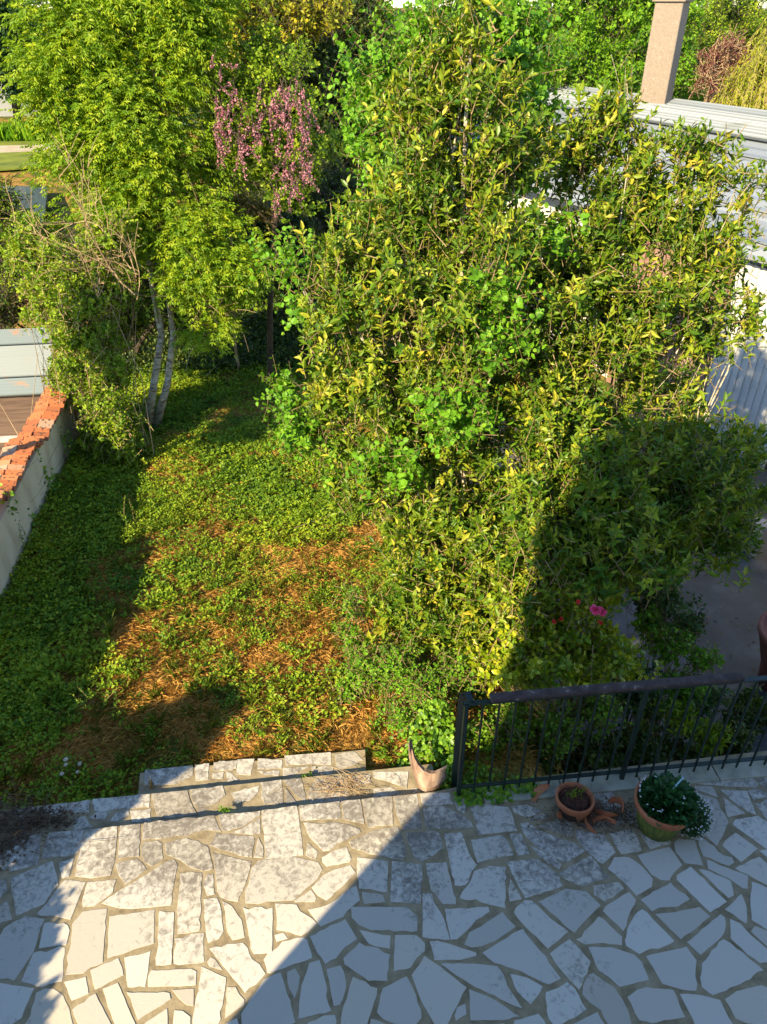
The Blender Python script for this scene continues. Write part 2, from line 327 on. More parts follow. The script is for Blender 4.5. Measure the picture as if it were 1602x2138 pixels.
# ------------------------------------------------------------------ terrace paving (traced slab outlines laid in the plane of the terrace)
CR = {'A': (0, 1640, 4.005), 'B': (400, 1640, 4.005), 'C': (800, 1640, 4.005), 'D': (1200, 1640, 3.985), 'E': (0, 1888, 4.005),
      'F': (400, 1888, 4.005), 'G': (800, 1888, 4.005), 'H': (1200, 1888, 3.985), 'S': (0, 1540, 3.204), 'Q': (460, 1540, 3.204), 'R': (0, 0, 1)}
SL = """A 410,395 700,365 680,500 655,560 560,590 345,605 365,540 395,440
A 715,370 985,338 975,480 965,580 945,680 925,750 760,775 625,760 640,660 670,560 695,440
A 1005,335 1175,318 1170,440 1162,595 1080,595 985,612 995,480
A 1205,310 1602,268 1792,250 1817,310 1852,385 1720,370 1620,395 1560,420 1430,428 1350,445 1190,455
A 1210,470 1320,460 1355,480 1365,610 1310,655 1270,675 1210,640 1185,580 1183,510
A 965,655 1050,630 1150,615 1190,640 1225,700 1140,770 1045,828 1000,760
A 1455,615 1488,660 1460,800 1440,900 1435,1000 1300,1012 1100,1030 1000,1025 850,985 960,905 1060,840 1180,770 1290,700 1380,640
A 735,805 975,785 945,895 900,930 790,1005 700,1015 685,990 705,900
A 550,785 640,795 720,808 700,850 665,930 640,1000 590,1120 520,1105 305,1075 385,990 450,900 520,810
A 490,640 620,605 600,680 580,760 520,775 500,700
A 88,770 440,630 460,700 490,830 440,880 390,960 370,990 135,1090 120,1000 95,870
A 345,400 320,660 80,720 20,600 100,480 180,430 250,412
A 0,800 55,780 60,880 10,930 -80,960 -80,830
A 0,1000 70,960 100,1120 0,1150 -60,1150
A -40,690 60,700 50,560 -60,560
B 225,245 575,210 575,250 500,290 420,350 300,380 265,380 240,310
B 575,270 578,400 500,408 330,392 430,355 500,310
B 590,205 880,168 895,230 905,300 920,420 935,580 760,600 620,612 612,480 600,360
B 900,165 1240,130 1250,275 1000,288 915,290
B 1255,130 1410,115 1430,200 1445,320 1370,305 1265,280
B 1425,112 1680,88 1685,330 1600,335 1480,352 1462,300
B 935,310 1060,320 1160,305 1310,325 1400,360 1420,390 1300,450 1220,485 1160,540 1100,550 1060,500 990,430
B 1315,470 1430,420 1500,385 1602,360 1727,342 1767,440 1802,570 1765,625 1600,590 1480,570 1400,540 1340,520
B 200,400 520,425 530,450 505,600 400,585 260,540 150,500 190,440
B 560,430 600,510 605,560 595,605 520,600 540,500
B -222,480 -42,435 0,455 130,500 150,540 180,700 90,715 0,690 -102,620 -212,575
B 175,560 500,635 490,700 460,800 430,880 390,970 310,960 240,930 215,880 200,720
B -95,730 0,718 85,728 80,990 68,1215 -20,1230 -120,1240 -115,1000 -100,850
B 130,745 180,742 195,910 130,920 95,820
B 100,950 215,935 240,1000 255,1130 270,1220 230,1280 140,1315 120,1200 105,1050
B 560,630 700,605 870,595 1060,640 1095,700 1060,770 980,840 900,920 850,960 640,965 560,990 450,980 450,880 490,760 500,690
B 970,475 1060,550 1040,620 985,600 955,580
B 1090,600 1200,540 1300,510 1340,610 1320,640 1130,675 1095,640
B 1330,665 1375,730 1280,830 1130,960 1060,920 1005,850 1100,750 1200,700
B 1000,870 1045,940 1035,970 870,975 860,960
B 700,985 880,995 960,1080 1050,1150 980,1220 920,1255 780,1215 710,1205 715,1100
B 1385,600 1530,615 1642,635 1637,890 1400,860 1385,720
B 1425,885 1600,915 1622,975 1445,990 1430,940
B 1380,840 1410,960 1300,1050 1270,1100 1080,1178 1030,1110 975,1038 1130,1000 1220,950 1300,880
C 92,95 285,70 300,170 325,360 170,365 150,330 120,260 100,190
C 310,72 480,58 560,60 590,155 340,165 320,130
C 335,195 420,172 520,175 600,215 690,265 765,350 620,360 370,365 350,290
C 725,165 870,150 1050,180 1080,240 1125,380 960,395 800,412 765,280
C 600,60 700,55 690,140 680,235 620,200 600,150
C 1070,175 1200,160 1330,205 1260,250 1200,265 1110,235
C 1215,285 1280,250 1380,225 1395,270 1320,285 1240,295
C 1295,340 1450,285 1590,300 1575,435 1440,390
C 1150,310 1210,310 1300,370 1400,410 1520,455 1602,480 1690,545 1610,600 1510,645 1420,590 1300,520 1200,430 1160,370
C 195,395 440,378 470,400 510,520 440,570 330,635 260,600 235,540
C 505,400 655,388 690,480 720,570 785,665 740,720 690,830 600,835 570,700 540,540
C 735,450 860,430 1000,412 1040,460 1095,580 960,600 790,645 760,560
C 1060,405 1155,400 1225,570 1130,585
C 1230,500 1330,545 1430,600 1495,655 1475,700 1380,650 1300,590
C 1035,640 1200,615 1290,612 1370,660 1470,750 1505,840 1390,880 1190,940 1140,850 1080,740
C 1065,780 1110,850 1160,950 1060,970 1050,860
C 75,630 325,660 320,830 315,990 60,970 65,800
C 355,650 530,640 560,760 610,990 500,990 440,910 400,870 370,740
C 330,895 410,905 435,990 500,1090 560,1290 330,1265
C 760,715 900,670 1030,680 1025,1025 820,975 640,940 660,890 720,820
C 1465,735 1602,660 1732,583 1897,770 1760,805 1690,840 1602,820 1520,780
C 1300,970 1530,860 1700,885 1820,1000 1700,1120 1602,1230 1500,1150 1400,1060
C 1185,958 1245,963 1310,1020 1400,1110 1550,1220 1380,1365 1280,1260 1170,1160 1095,1060 1110,1020
D 5,370 240,400 270,450 340,555 235,650 120,560 50,490 15,430
D 290,395 470,365 530,430 555,545 390,570 340,500
D 560,415 800,460 790,490 630,530
D 525,580 700,530 790,510 830,560 895,660 830,720 790,790 720,785 640,740 570,650
D 330,595 455,597 560,670 650,775 645,840 515,915 430,820 275,690
D 155,830 370,800 412,855 255,965 165,910
D 830,470 870,440 1000,455 1070,665 920,645 840,550
D 1015,400 1120,480 1240,580 1310,600 1330,640 1285,668 1180,630 1070,590 1035,500
D 1100,615 1260,680 1443,750 1440,860 1400,855 1280,770 1110,690
D 1030,695 1120,710 1300,795 1325,915 1280,935 1150,810
D 965,672 1270,965 1130,1055 1060,990 850,780 850,745
D 800,805 960,945 860,1010 700,1015 645,1048 550,950
D 455,885 510,950 460,1060 405,1210 235,1040 260,1000
D 1000,0 1150,10 1195,100 1100,65 1000,30
D 980,45 1180,110 1280,300 1240,400 1185,500 1100,430 1000,340 960,280
D 1210,30 1435,45 1515,245 1440,215 1340,150 1240,60
D 1235,95 1420,230 1275,265
D 1440,40 1540,30 1620,70 1600,95 1490,125
D 1500,150 1602,110 1680,90 1680,330 1602,290 1540,200
D 1310,320 1340,280 1520,250 1602,300 1680,340 1680,560 1602,530 1420,400
D 1340,390 1525,525 1385,635 1230,500 1250,460
D 1540,540 1600,530 1680,580 1680,650 1602,600
D 1335,690 1540,590 1602,650 1700,720 1700,870 1602,830 1440,740
D 1475,800 1602,850 1700,900 1700,1250 1602,1200 1475,1120 1465,900
D 1390,900 1430,1000 1430,1150 1320,1070 1250,1030 1330,960
D 780,380 975,350 980,410 830,410
D 560,-60 960,-90 960,250 700,360 520,330 500,200
D 1200,-90 1430,-130 1530,-10 1520,15 1300,10 1200,0 1000,-15 980,-60
D 1450,-130 1660,-170 1660,0 1600,30 1540,-20
D 330,240 400,270 415,320 300,340 180,360 30,340 60,250
D 440,190 500,240 490,330 430,260
D 20,60 300,30 400,160 300,220 60,230
E 215,97 375,125 340,190 320,260 280,400 200,520 118,640 0,625 -60,610 -60,350 0,260 40,190
E 370,160 400,150 570,175 585,215 555,340 470,345 325,370 345,270
E 280,405 545,360 530,520 522,640 350,690 180,645 230,520
E 0,655 285,700 240,800 180,950 100,1000 60,1080 -60,1080 -60,640
E 370,705 450,705 530,760 580,860 610,1000 640,1100 180,1100 210,1000 290,800 300,740
E 690,60 895,35 880,250 862,485 760,525 700,575 548,590 570,500 560,440 595,330 605,230 605,160
E 915,100 1295,42 1290,325 1120,375 900,450 905,280
E 1335,55 1458,65 1450,280 1435,500 1305,508 1320,280
E 1460,285 1530,280 1602,245 1710,240 1712,480 1602,495 1500,508 1455,495
E 1040,445 1262,388 1240,560 1215,690 1070,692 1055,560
E 755,550 990,445 1025,530 1035,590 795,712
E 535,648 720,605 742,745 600,805
E 605,880 800,745 860,860 930,1000 960,1100 690,1100
E 858,705 985,655 1060,830 1130,990 1180,1100 1010,1100 940,950
E 1058,735 1420,742 1430,790 1290,880 1155,968 1110,850
E 1240,600 1265,550 1602,538 1645,560 1640,672 1602,680 1240,688
E 1440,715 1622,705 1620,850 1560,840 1500,790
E 1400,870 1405,1000 1420,1100 1100,1100 1230,980
E 1460,885 1530,890 1595,940 1600,1100 1440,1100
F 80,515 290,610 270,780 245,960 180,1100 0,1100 20,900 60,720
F 300,690 370,692 400,750 445,800 440,840 280,955 295,800
F 160,440 200,460 260,550 150,520 130,480
F 150,370 300,330 430,320 470,360 510,460 570,500 620,580 540,670 450,740 380,650 270,520
F 255,-30 340,15 390,90 430,180 445,275 345,300 300,230 285,100
F 430,25 680,25 675,410 520,412 480,260 455,110
F 695,255 770,235 805,285 710,312
F 605,460 720,360 760,310 940,275 970,300 1010,445 850,500 660,575 635,570
F 990,265 1285,122 1340,210 1385,290 1280,360 1210,450 1120,500 1050,400
F 1330,20 1602,22 1812,25 1892,100 1887,222 1602,218 1500,215 1400,170 1340,110
F 1405,215 1602,255 1667,260 1660,370 1602,362 1480,325
F 1405,318 1602,400 1662,420 1640,640 1480,640 1280,500 1270,450
F 1350,605 1555,700 1550,760 1470,1000 1450,1100 1240,1100 1260,900 1310,740
F 1130,540 1245,508 1295,690 1240,840 1190,850
F 985,490 1070,465 1120,640 1170,890 895,958 900,820 920,680 950,600
F 800,565 865,535 908,600 895,700 862,790 815,700
F 600,630 745,570 800,750 870,990 720,1040 600,1100 430,1100 415,920 500,780
F 380,950 420,1100 200,1100 280,1000
F 1200,925 1205,1100 880,1100 980,985 1100,930
F 1570,830 1602,700 1700,650 1800,600 1880,760 1925,950 1870,1010 1700,1000 1602,960 1550,900
F 1500,955 1602,990 1700,1040 1720,1100 1480,1100
G 100,255 280,258 350,325 350,390 280,450 230,530 90,560
G 390,310 560,330 780,405 780,430 640,465 430,465 415,390
G 515,35 880,20 892,60 780,130 700,220 620,290 565,295 540,170
G 680,335 720,235 860,155 1000,62 1110,185 930,310 830,350 740,362
G 830,405 1000,300 1170,205 1290,360 1490,620 1390,670 1330,650 1160,560 930,490
G 480,495 740,495 960,520 1020,610 1070,730 1165,870 1100,850 930,760 720,660 580,570
G 1060,580 1200,610 1335,685 1290,770 1235,835 1130,740
G 345,430 480,520 700,695 640,810 530,1020 430,1000 320,810 240,590
G 720,710 900,780 1150,940 1000,970 730,970
G 620,860 690,830 698,920 610,975 598,930
G 1360,735 1460,700 1540,650 1602,700 1702,880 1602,950 1500,1000 1430,1010 1370,900
G 1395,410 1560,290 1602,330 1738,480 1680,620 1640,715 1550,620 1480,540
G 1100,970 1300,915 1340,960 1390,1050 1380,1100 1090,1100
G 560,1060 700,1000 1080,1010 1060,1100 540,1100
H 10,290 150,160 200,100 240,120 300,180 395,270 395,340 240,320 90,335
H 430,270 440,200 500,90 565,40 640,110 740,210 830,305 700,370 540,415 430,345 418,300
H 670,80 800,68 1040,22 1130,100 1010,200 885,290 790,200
H 935,315 1215,82 1252,110 1245,240 1150,340 1048,422
H 1292,120 1380,160 1480,270 1600,370 1680,440 1640,470 1545,490 1440,420 1300,285
H 1465,225 1500,180 1602,220 1700,260 1700,440 1602,350
H 1060,490 1240,290 1400,400 1575,550 1420,640 1260,720 1150,758 1060,690 1045,610
H 595,430 740,395 930,350 1015,465 1005,600 1012,720 900,710 730,660
H 115,355 300,355 500,420 560,480 620,630 375,688 280,600 200,550 150,430
H 70,680 110,590 155,570 250,640 330,690 400,790 450,900 500,1100 330,1100 220,880 130,820 65,750
H 440,770 520,710 600,688 820,712 870,830 920,940 800,960 650,990 540,965 500,900
H 875,745 1000,750 1210,795 1250,880 1320,1000 1330,1100 1050,1100 980,950
H 1250,790 1350,720 1550,672 1700,720 1700,1050 1602,1030 1430,990 1340,950 1290,850
H 0,990 190,895 250,1000 290,1100 0,1100 -100,1060"""
T1S = """S 620,410 1005,375 1000,465 630,492
S 1015,375 1255,350 1290,460 1325,520 1060,545 1030,460
S 1275,345 1490,320 1510,385 1430,450 1310,460 1280,400
S 870,485 1015,472 1012,560 885,570
S 730,555 780,500 860,480 865,515 780,560
S 590,535 640,500 740,490 700,550 620,545
S 460,440 605,415 595,500 460,500
S 240,470 450,435 455,490 380,530 230,560
S 100,485 225,465 215,540 90,560
S 1320,465 1420,460 1330,515
S 500,530 570,525 620,600 490,620
Q 270,300 410,280 425,440 300,450 275,400
Q 420,285 540,270 575,390 570,430 500,380
Q 435,330 520,440 440,445
Q 70,370 265,320 250,370 200,420 110,440
Q 640,280 850,250 860,420 600,440 590,350
Q 880,260 1010,240 1010,300 880,320
Q 1025,230 1260,225 1250,340 1120,290 1025,270
Q 1025,340 1150,330 1220,385 1030,410
Q 1280,335 1320,335 1320,370 1275,375"""
T2S = """S 970,215 1290,185 1290,250 1180,310 960,320
S 1305,180 1400,170 1395,280 1310,290
S 1430,165 1590,150 1580,205 1430,220
S 1420,235 1500,228 1490,275 1420,270
Q 115,145 230,140 205,250 110,245
Q 250,140 415,150 410,205 250,210
Q 430,120 740,95 745,180 590,175 440,185
Q 765,110 890,90 960,150 870,190 780,220
Q 420,205 600,190 480,255 420,255
Q 40,230 60,225 125,285 50,295
Q 245,220 400,220 390,255 300,250
Q 610,185 760,195 750,240 620,235
Q -10,155 90,150 85,215 0,220"""
def slabs(g, txt, z, grow=1.0):
    cen = []
    for ln in txt.strip().split('\n'):
        q = ln.split(); ox, oy, sc = CR[q[0]]
        pts = [tuple(map(float, w.split(','))) for w in q[1:]]
        W3 = np.array([PZ(ox+x/sc, oy+y/sc, z) for x, y in pts])
        slab(g, W3, z); cen.append(W3.mean(0))
    return cen
def slab(g, W3, z):
    out = []; k = len(W3)
    for i in range(k):                       # hand-broken edges
        a, b = W3[i], W3[(i+1) % k]; L = np.linalg.norm(b-a); nseg = max(1, int(L/.035))
        nrm = np.array([-(b-a)[1], (b-a)[0], 0])/(L+1e-6)
        rough = .0018 if rng.random() < .6 else .0045
        for j in range(nseg):
            out.append(a+(b-a)*j/nseg+(nrm*rng.normal()*rough if j else 0))
    out = np.array(out); c = out.mean(0); n = len(out)
    e = unit(c-out)*.0018
    tz = z+rng.normal()*.0006; a = rng.random()
    tilt = rng.normal(size=2)*.0015
    top = out+e; dz = (top-c)[:, :2]@tilt
    top = top.copy(); top[:, 2] = tz+dz; mid = out.copy(); mid[:, 2] = tz+dz-.0012; bot = out.copy(); bot[:, 2] = z-.03
    F = [tuple(range(n))]+[(n+i, n+(i+1) % n, (i+1) % n, i) for i in range(n)]+[(2*n+i, 2*n+(i+1) % n, n+(i+1) % n, n+i) for i in range(n)]
    # orientation: make the top face up
    ar = sum(out[i][0]*out[(i+1) % n][1]-out[(i+1) % n][0]*out[i][1] for i in range(n))
    if ar < 0: F = [tuple(reversed(f)) for f in F]
    g.add(np.concatenate([top, mid, bot]), F, a, 0)

TE = touv(PZ(540, 1690, 0))[1]; RU = touv(PZ(905, 1655, 0))[0]
TEV = 3.44  # garden edge of the terrace, refined below
pA, pB = PZ(185, 1729, 0), PZ(890, 1656, 0)
TEV = (touv(pA)[1]+touv(pB)[1])/2
pR = touv(PZ(1500, 1585, 0))[1]             # outer edge under the railing
g = G()
# mortar bed with its edges; left part ends at the steps, right part under the railing
def prism(g, poly, z0, z1, a=.5, m=0):
    n = len(poly); V = [(*p[:2], z1) for p in poly]+[(*p[:2], z0) for p in poly]
    g.add(V, [tuple(range(n)), tuple(range(2*n-1, n-1, -1))]+[(i, n+i, n+(i+1) % n, (i+1) % n) for i in range(n)], a, m)
UL, UR_ = -3.6, 9.0; US = touv(PZ(900, 1655, 0))[0]+.03
poly = [UV(UL, -.3), UV(UR_, -.3), UV(UR_, pR+.06), UV(US+.25, pR+.02), UV(US, TEV), UV(UL, TEV)]
prism(g, poly, -.45, -.0035, m=1)
cen = slabs(g, SL, 0.0)
# a paved margin outside the frame
for u in np.arange(-3.45, 8.8, .42):
    for v in np.arange(-.1, TEV+.1, .36):
        p = UV(u+rng.normal()*.03, v+rng.normal()*.02)
        F_ = p[1]*cp+CAMZ*sp; qx = 801+p[0]/F_*FPX; qy = 1069+(CAMZ*cp-p[1]*sp)/F_*FPX
        if -40 < qx < 1640 and qy < 2170: continue
        if v > (TEV-.2 if u < US else pR-.2): continue
        q = [p+E1*(sx*.19+rng.normal()*.015)+E2*(sy*.16+rng.normal()*.015) for sx, sy in ((-1, -1), (1, -1), (1, 1), (-1, 1))]
        if abs(qx-801) < 880 and qy < 2200: continue
        slab(g, np.array(q), 0)
terrace = g.build('terrace', [M['stone'], M['mortar']]); terrace['kind'] = 'structure'
g = G()
z1, z2 = -.095, -.19
far1 = (touv(PZ(31, 1683, z1))[1]+touv(PZ(468, 1643, z1))[1])/2; far2 = touv(PZ(500, 1591, z2))[1]
u20 = touv(PZ(298, 1610, z2))[0]; u21 = touv(PZ(760, 1585, z2))[0]; u1r = touv(PZ(880, 1612, z1))[0]
prism(g, [UV(-3.5, TEV-.02), UV(u1r+.1, TEV-.02), UV(u1r+.1, far1), UV(-3.5, far1)], -.6, z1-.004, m=1)
prism(g, [UV(u20, far1-.02), UV(u21, far1-.02), UV(u21+.02, far2), UV(u20-.02, far2)], -.7, z2-.004, m=1)
slabs(g, T1S, z1); slabs(g, T2S, z2)
steps = g.build('steps', [M['stone'], M['mortar']]); steps['kind'] = 'structure'

def tag(o, label=None, cat=None, group=None, kind=None):
    if label: o['label'] = label
    if cat: o['category'] = cat
    if group: o['group'] = group
    if kind: o['kind'] = kind
    return o
def thing(name, loc, label, cat, group=None):
    o = bpy.data.objects.new(name, None); COL.objects.link(o); o.location = tuple(loc); o.empty_display_size = .1
    return tag(o, label, cat, group)

# ------------------------------------------------------------------ ground sheet
def axis(lo, hi, fine, f0, f1):
    a = list(np.arange(f0, f1, fine)); s = fine; x = f1
    while x < hi: a.append(x); s *= 1.22; x += s
    a.append(hi); s = fine; x = f0-fine; b = []
    while x > lo: b.append(x); s *= 1.22; x -= s
    b.append(lo); return np.array(b[::-1]+a)
ax_ = axis(-400, 400, .11, -6, 5.5); ay_ = axis(-40, 900, .13, 2.5, 18)
U_, V_ = np.meshgrid(ax_, ay_); X_ = U_*.992-V_*.124; Y_ = U_*.124+V_*.992
Z_ = gh(X_, Y_); nx, ny = len(ax_), len(ay_)
me = bpy.data.meshes.new('ground'); VV = np.stack([X_, Y_, Z_], -1).reshape(-1, 3)
ii = (np.arange(ny-1)[:, None]*nx+np.arange(nx-1)[None]).ravel(); FF = np.stack([ii, ii+1, ii+nx+1, ii+nx], 1)
g = G(); g.v = [VV]; g.n = len(VV); g.li = [FF.ravel()]; g.lt = [np.full(len(FF), 4)]; g.a = [np.full(len(FF), .5)]; g.m = [np.zeros(len(FF), int)]
def ground_mat():
    m, n, out = newmat('garden soil'); L = n.links.new; tc = N_(n, 'ShaderNodeTexCoord')
    a = N_(n, 'ShaderNodeTexNoise'); a.inputs['Scale'].default_value = 1.6; a.inputs['Detail'].default_value = 5; L(tc.outputs['Object'], a.inputs['Vector'])
    b = N_(n, 'ShaderNodeTexNoise'); b.inputs['Scale'].default_value = 26; b.inputs['Detail'].default_value = 6; L(tc.outputs['Object'], b.inputs['Vector'])
    r1 = ramp(n, [(.32, (.10, .055, .015)), (.5, (.34, .19, .045)), (.68, (.58, .36, .10))]); L(b.outputs[0], r1.inputs[0])
    r2 = ramp(n, [(.3, (.035, .055, .01)), (.6, (.10, .13, .02)), (.75, (.2, .17, .04))]); L(b.outputs[0], r2.inputs[0])
    rr = ramp(n, [(.42, (0, 0, 0)), (.56, (1, 1, 1))]); L(a.outputs[0], rr.inputs[0])
    mx = N_(n, 'ShaderNodeMix', data_type='RGBA'); L(rr.outputs[0], mx.inputs[0]); L(r2.outputs[0], mx.inputs[6]); L(r1.outputs[0], mx.inputs[7])
    p = N_(n, 'ShaderNodeBsdfPrincipled'); L(mx.outputs[2], p.inputs['Base Color']); p.inputs['Roughness'].default_value = .95; p.inputs['Specular IOR Level'].default_value = .1
    bp = N_(n, 'ShaderNodeBump'); bp.inputs['Strength'].default_value = .9; bp.inputs['Distance'].default_value = .03; L(b.outputs[0], bp.inputs['Height']); L(bp.outputs[0], p.inputs['Normal'])
    L(p.outputs[0], out.inputs[0]); return m
ground = g.build('ground', ground_mat(), smooth=True); tag(ground, kind='structure')

# courtyard floor down to the right
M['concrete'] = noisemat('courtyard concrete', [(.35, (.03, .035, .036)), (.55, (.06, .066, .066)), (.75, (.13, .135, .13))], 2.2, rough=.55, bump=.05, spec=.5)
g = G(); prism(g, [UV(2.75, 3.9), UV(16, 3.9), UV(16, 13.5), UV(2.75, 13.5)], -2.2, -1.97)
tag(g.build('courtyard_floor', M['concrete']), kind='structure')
g = G(); n = 900; P = np.stack([3.2+5*rng.random(n), 4.6+6*rng.random(n), np.full(n, -1.962)], -1); k_ = noise2(P[:, 0], P[:, 1], 1.2, 4) > -.1; P = P[k_]; n = len(P)
put_leaves(g, P, rvec(n)*[1, 1, .1], EZ+rng.normal(size=(n, 3))*.2, .05*(.5+rng.random(n)), .022, DIA); g.build('fallen_leaves', leafmat('fallen leaf', [(.10, .06, .02), (.3, .2, .06), (.22, .25, .05)], .1)); bpy.data.objects['fallen_leaves']['kind'] = 'stuff'; bpy.data.objects['fallen_leaves']['label'] = 'scattered fallen leaves on the dark courtyard floor'; bpy.data.objects['fallen_leaves']['category'] = 'leaves'
# retaining wall below the railing
M['retain'] = noisemat('retaining wall render', [(.3, (.10, .10, .08)), (.7, (.3, .29, .25))], 4, bump=.3)
g = G(); g.box((UV((US+9)/2+.13, pR-.08, -1.25)), (9-US-.3, .22, 1.58)); 
o = g.build('retaining_wall', M['retain']); tag(o, 'grey rendered retaining wall under the terrace railing', 'wall')

# far park: grass, sandy path, river
M['parkgrass'] = noisemat('park grass', [(.3, (.09, .13, .02)), (.6, (.2, .24, .03)), (.75, (.3, .3, .05))], .9, bump=.6)
M['sand'] = noisemat('sandy path', [(.3, (.40, .33, .22)), (.7, (.58, .50, .37))], 1.5, bump=.1)
zf = -.98
def strip(pts, z, name, mat):
    g = G(); prism(g, [PZ(x, y, z) for x, y in pts], z-.06, z); return tag(g.build(name, mat), kind='structure')
strip([(-300, 375), (330, 330), (330, 262), (-300, 262)], zf, 'park_lawn', M['parkgrass'])
strip([(-300, 330), (330, 306), (330, 296), (-300, 311)], zf+.004, 'path', M['sand'])
m, n, out = newmat('river water'); p = N_(n, 'ShaderNodeBsdfPrincipled'); p.inputs['Base Color'].default_value = (.10, .14, .15, 1); p.inputs['Roughness'].default_value = .08
nz = N_(n, 'ShaderNodeTexNoise'); nz.inputs['Scale'].default_value = 3; bp = N_(n, 'ShaderNodeBump'); bp.inputs['Strength'].default_value = .15; n.links.new(nz.outputs[0], bp.inputs['Height']); n.links.new(bp.outputs[0], p.inputs['Normal']); n.links.new(p.outputs[0], out.inputs[0])
strip([(-300, 480), (90, 476), (100, 388), (-300, 392)], zf, 'river', m)

# ------------------------------------------------------------------ the house we look from (its shadow falls on terrace and garden)
M['render'] = noisemat('house render', [(.3, (.55, .5, .42)), (.7, (.7, .65, .55))], 4, bump=.2)
M['tile'] = noisemat('roof tile', [(.3, (.28, .10, .05)), (.7, (.5, .2, .1))], 8, bump=.4)
fu = touv(PZ(900, 1655, 0)); 
# left edge of the house shadow passes two measured points; the corner lies back along the sun on the facade
q1, q2 = PZ(900, 1655, 0), PZ(470, 2138, 0)
dd_ = unit(q1-q2)[:2]
SAZ = dd_.copy(); suno.rotation_euler = (pi/2-SUN_EL, 0, math.atan2(-SAZ[0], SAZ[1])); sk.sun_rotation = math.atan2(-SAZ[0], -SAZ[1])
FV = -.35
k = (touv(q2)[1]-FV)/(touv(np.append(dd_, 0))[1]); corner = q2-np.append(dd_, 0)*k; cu = touv(corner)[0]
HH = 7.1
h = thing('house', UV(cu+6, FV-5, -.6), 'pale rendered house with tiled roof whose shadow falls across the terrace', 'house')
g = G(); g.box(UV(cu+6, FV-4.5, HH/2-.5), (12, 9, HH+1)); g.build('wall', M['render'], h)
g = G(); V = [UV(cu-.02, FV+.02, HH), UV(cu+12.1, FV+.02, HH), UV(cu+12.1, FV-9.02, HH), UV(cu-.02, FV-9.02, HH), UV(cu+3, FV-4.5, HH+2), UV(cu+9, FV-4.5, HH+2)]
g.add(V, [(0, 1, 5, 4), (1, 2, 5), (2, 3, 4, 5), (3, 0, 4), (3, 2, 1, 0)]); g.build('roof', M['tile'], h)

# ------------------------------------------------------------------ left boundary wall with tiled coping
def wallmat():
    m, n, out = newmat('stained plaster'); L = n.links.new; tc = N_(n, 'ShaderNodeTexCoord')
    mp = N_(n, 'ShaderNodeMapping'); mp.inputs['Scale'].default_value = (1.1, 1.1, .45); L(tc.outputs['Object'], mp.inputs[0])
    nz = N_(n, 'ShaderNodeTexNoise'); nz.inputs['Scale'].default_value = 3; nz.inputs['Detail'].default_value = 7; L(mp.outputs[0], nz.inputs['Vector'])
    r = ramp(n, [(.30, (.22, .14, .08)), (.38, (.52, .44, .31)), (.55, (.64, .57, .43)), (.75, (.70, .63, .50))]); L(nz.outputs[0], r.inputs[0])
    p = N_(n, 'ShaderNodeBsdfPrincipled'); L(r.outputs[0], p.inputs['Base Color']); p.inputs['Roughness'].default_value = .9
    b = N_(n, 'ShaderNodeBump'); b.inputs['Strength'].default_value = .3; L(nz.outputs[0], b.inputs['Height']); L(b.outputs[0], p.inputs['Normal']); L(p.outputs[0], out.inputs[0]); return m
M['plaster'] = wallmat()
def tilemat():
    m, n, out = newmat('weathered terracotta tile'); L = n.links.new; tc = N_(n, 'ShaderNodeTexCoord'); at = N_(n, 'ShaderNodeAttribute', attribute_name='rnd')
    r = ramp(n, [(0, (.30, .10, .04)), (.4, (.50, .15, .05)), (.8, (.58, .21, .08)), (1, (.45, .30, .20))]); L(at.outputs['Fac'], r.inputs[0])
    nz = N_(n, 'ShaderNodeTexNoise'); nz.inputs['Scale'].default_value = 26; nz.inputs['Detail'].default_value = 6; L(tc.outputs['Object'], nz.inputs['Vector'])
    q = ramp(n, [(.56, (0, 0, 0)), (.62, (.85, .85, .85))]); L(nz.outputs[0], q.inputs[0])
    mx = N_(n, 'ShaderNodeMix', data_type='RGBA'); L(q.outputs[0], mx.inputs[0]); L(r.outputs[0], mx.inputs[6]); mx.inputs[7].default_value = (.05, .04, .03, 1)
    p = N_(n, 'ShaderNodeBsdfPrincipled'); L(mx.outputs[2], p.inputs['Base Color']); p.inputs['Roughness'].default_value = .85; L(p.outputs[0], out.inputs[0]); return m
M['terratile_'] = noisemat('weathered terracotta tile', [(.36, (.05, .04, .03)), (.44, (.34, .10, .04)), (.6, (.52, .15, .05)), (.75, (.62, .28, .12))], 30, bump=.4, rough=.85)
M['terratile'] = tilemat()
w = thing('garden_wall', UV(-3.46, 7, -.5), 'low plaster garden wall with stepped terracotta coping beside the shed', 'wall')
WU = -3.46; VE = touv(PZ(120, 800, .4))[1]
g = G(); segs = [(3.3, 5.9, .10), (5.9, 7.45, .10), (7.45, 8.85, .06), (8.85, VE, .03)]
g.box(UV(WU, (3.3+VE)/2, -.68), (.22, VE-3.3, 1.9)); 
g.build('wall_body', M['plaster'], w)
gc = G()
for si, (v0, v1, dz) in enumerate(segs):
    zt = .35+(3-si)*.07; du = -(3-si)*.03
    gg = G()
    nrow = int((v1-v0)/.115); 
    gc.box(UV(WU+du, (v0+v1)/2, zt-.06), (.26, v1-v0-.01, .05), m=0)
    for r in range(nrow):                               # overlapping flat tiles laid across the wall, two thicknesses showing
        v = v0+(r+.5)*(v1-v0)/nrow
        for side in (-1, 1):
            uu = WU+du+side*.092+rng.normal()*.010
            axx = (unit(E1+EZ*-.14*side*1.), unit(E2+EZ*(.26+rng.normal()*.03)), None)
            nrm = unit(np.cross(axx[0], axx[1])); axx = (axx[0], axx[1], nrm)
            gc.box(UV(uu, v+rng.normal()*.004, zt-.012+rng.normal()*.004), (.19, .15, .018), ax=axx, a=rng.random(), bev=.004)
gc.build('coping', M['terratile'], w)

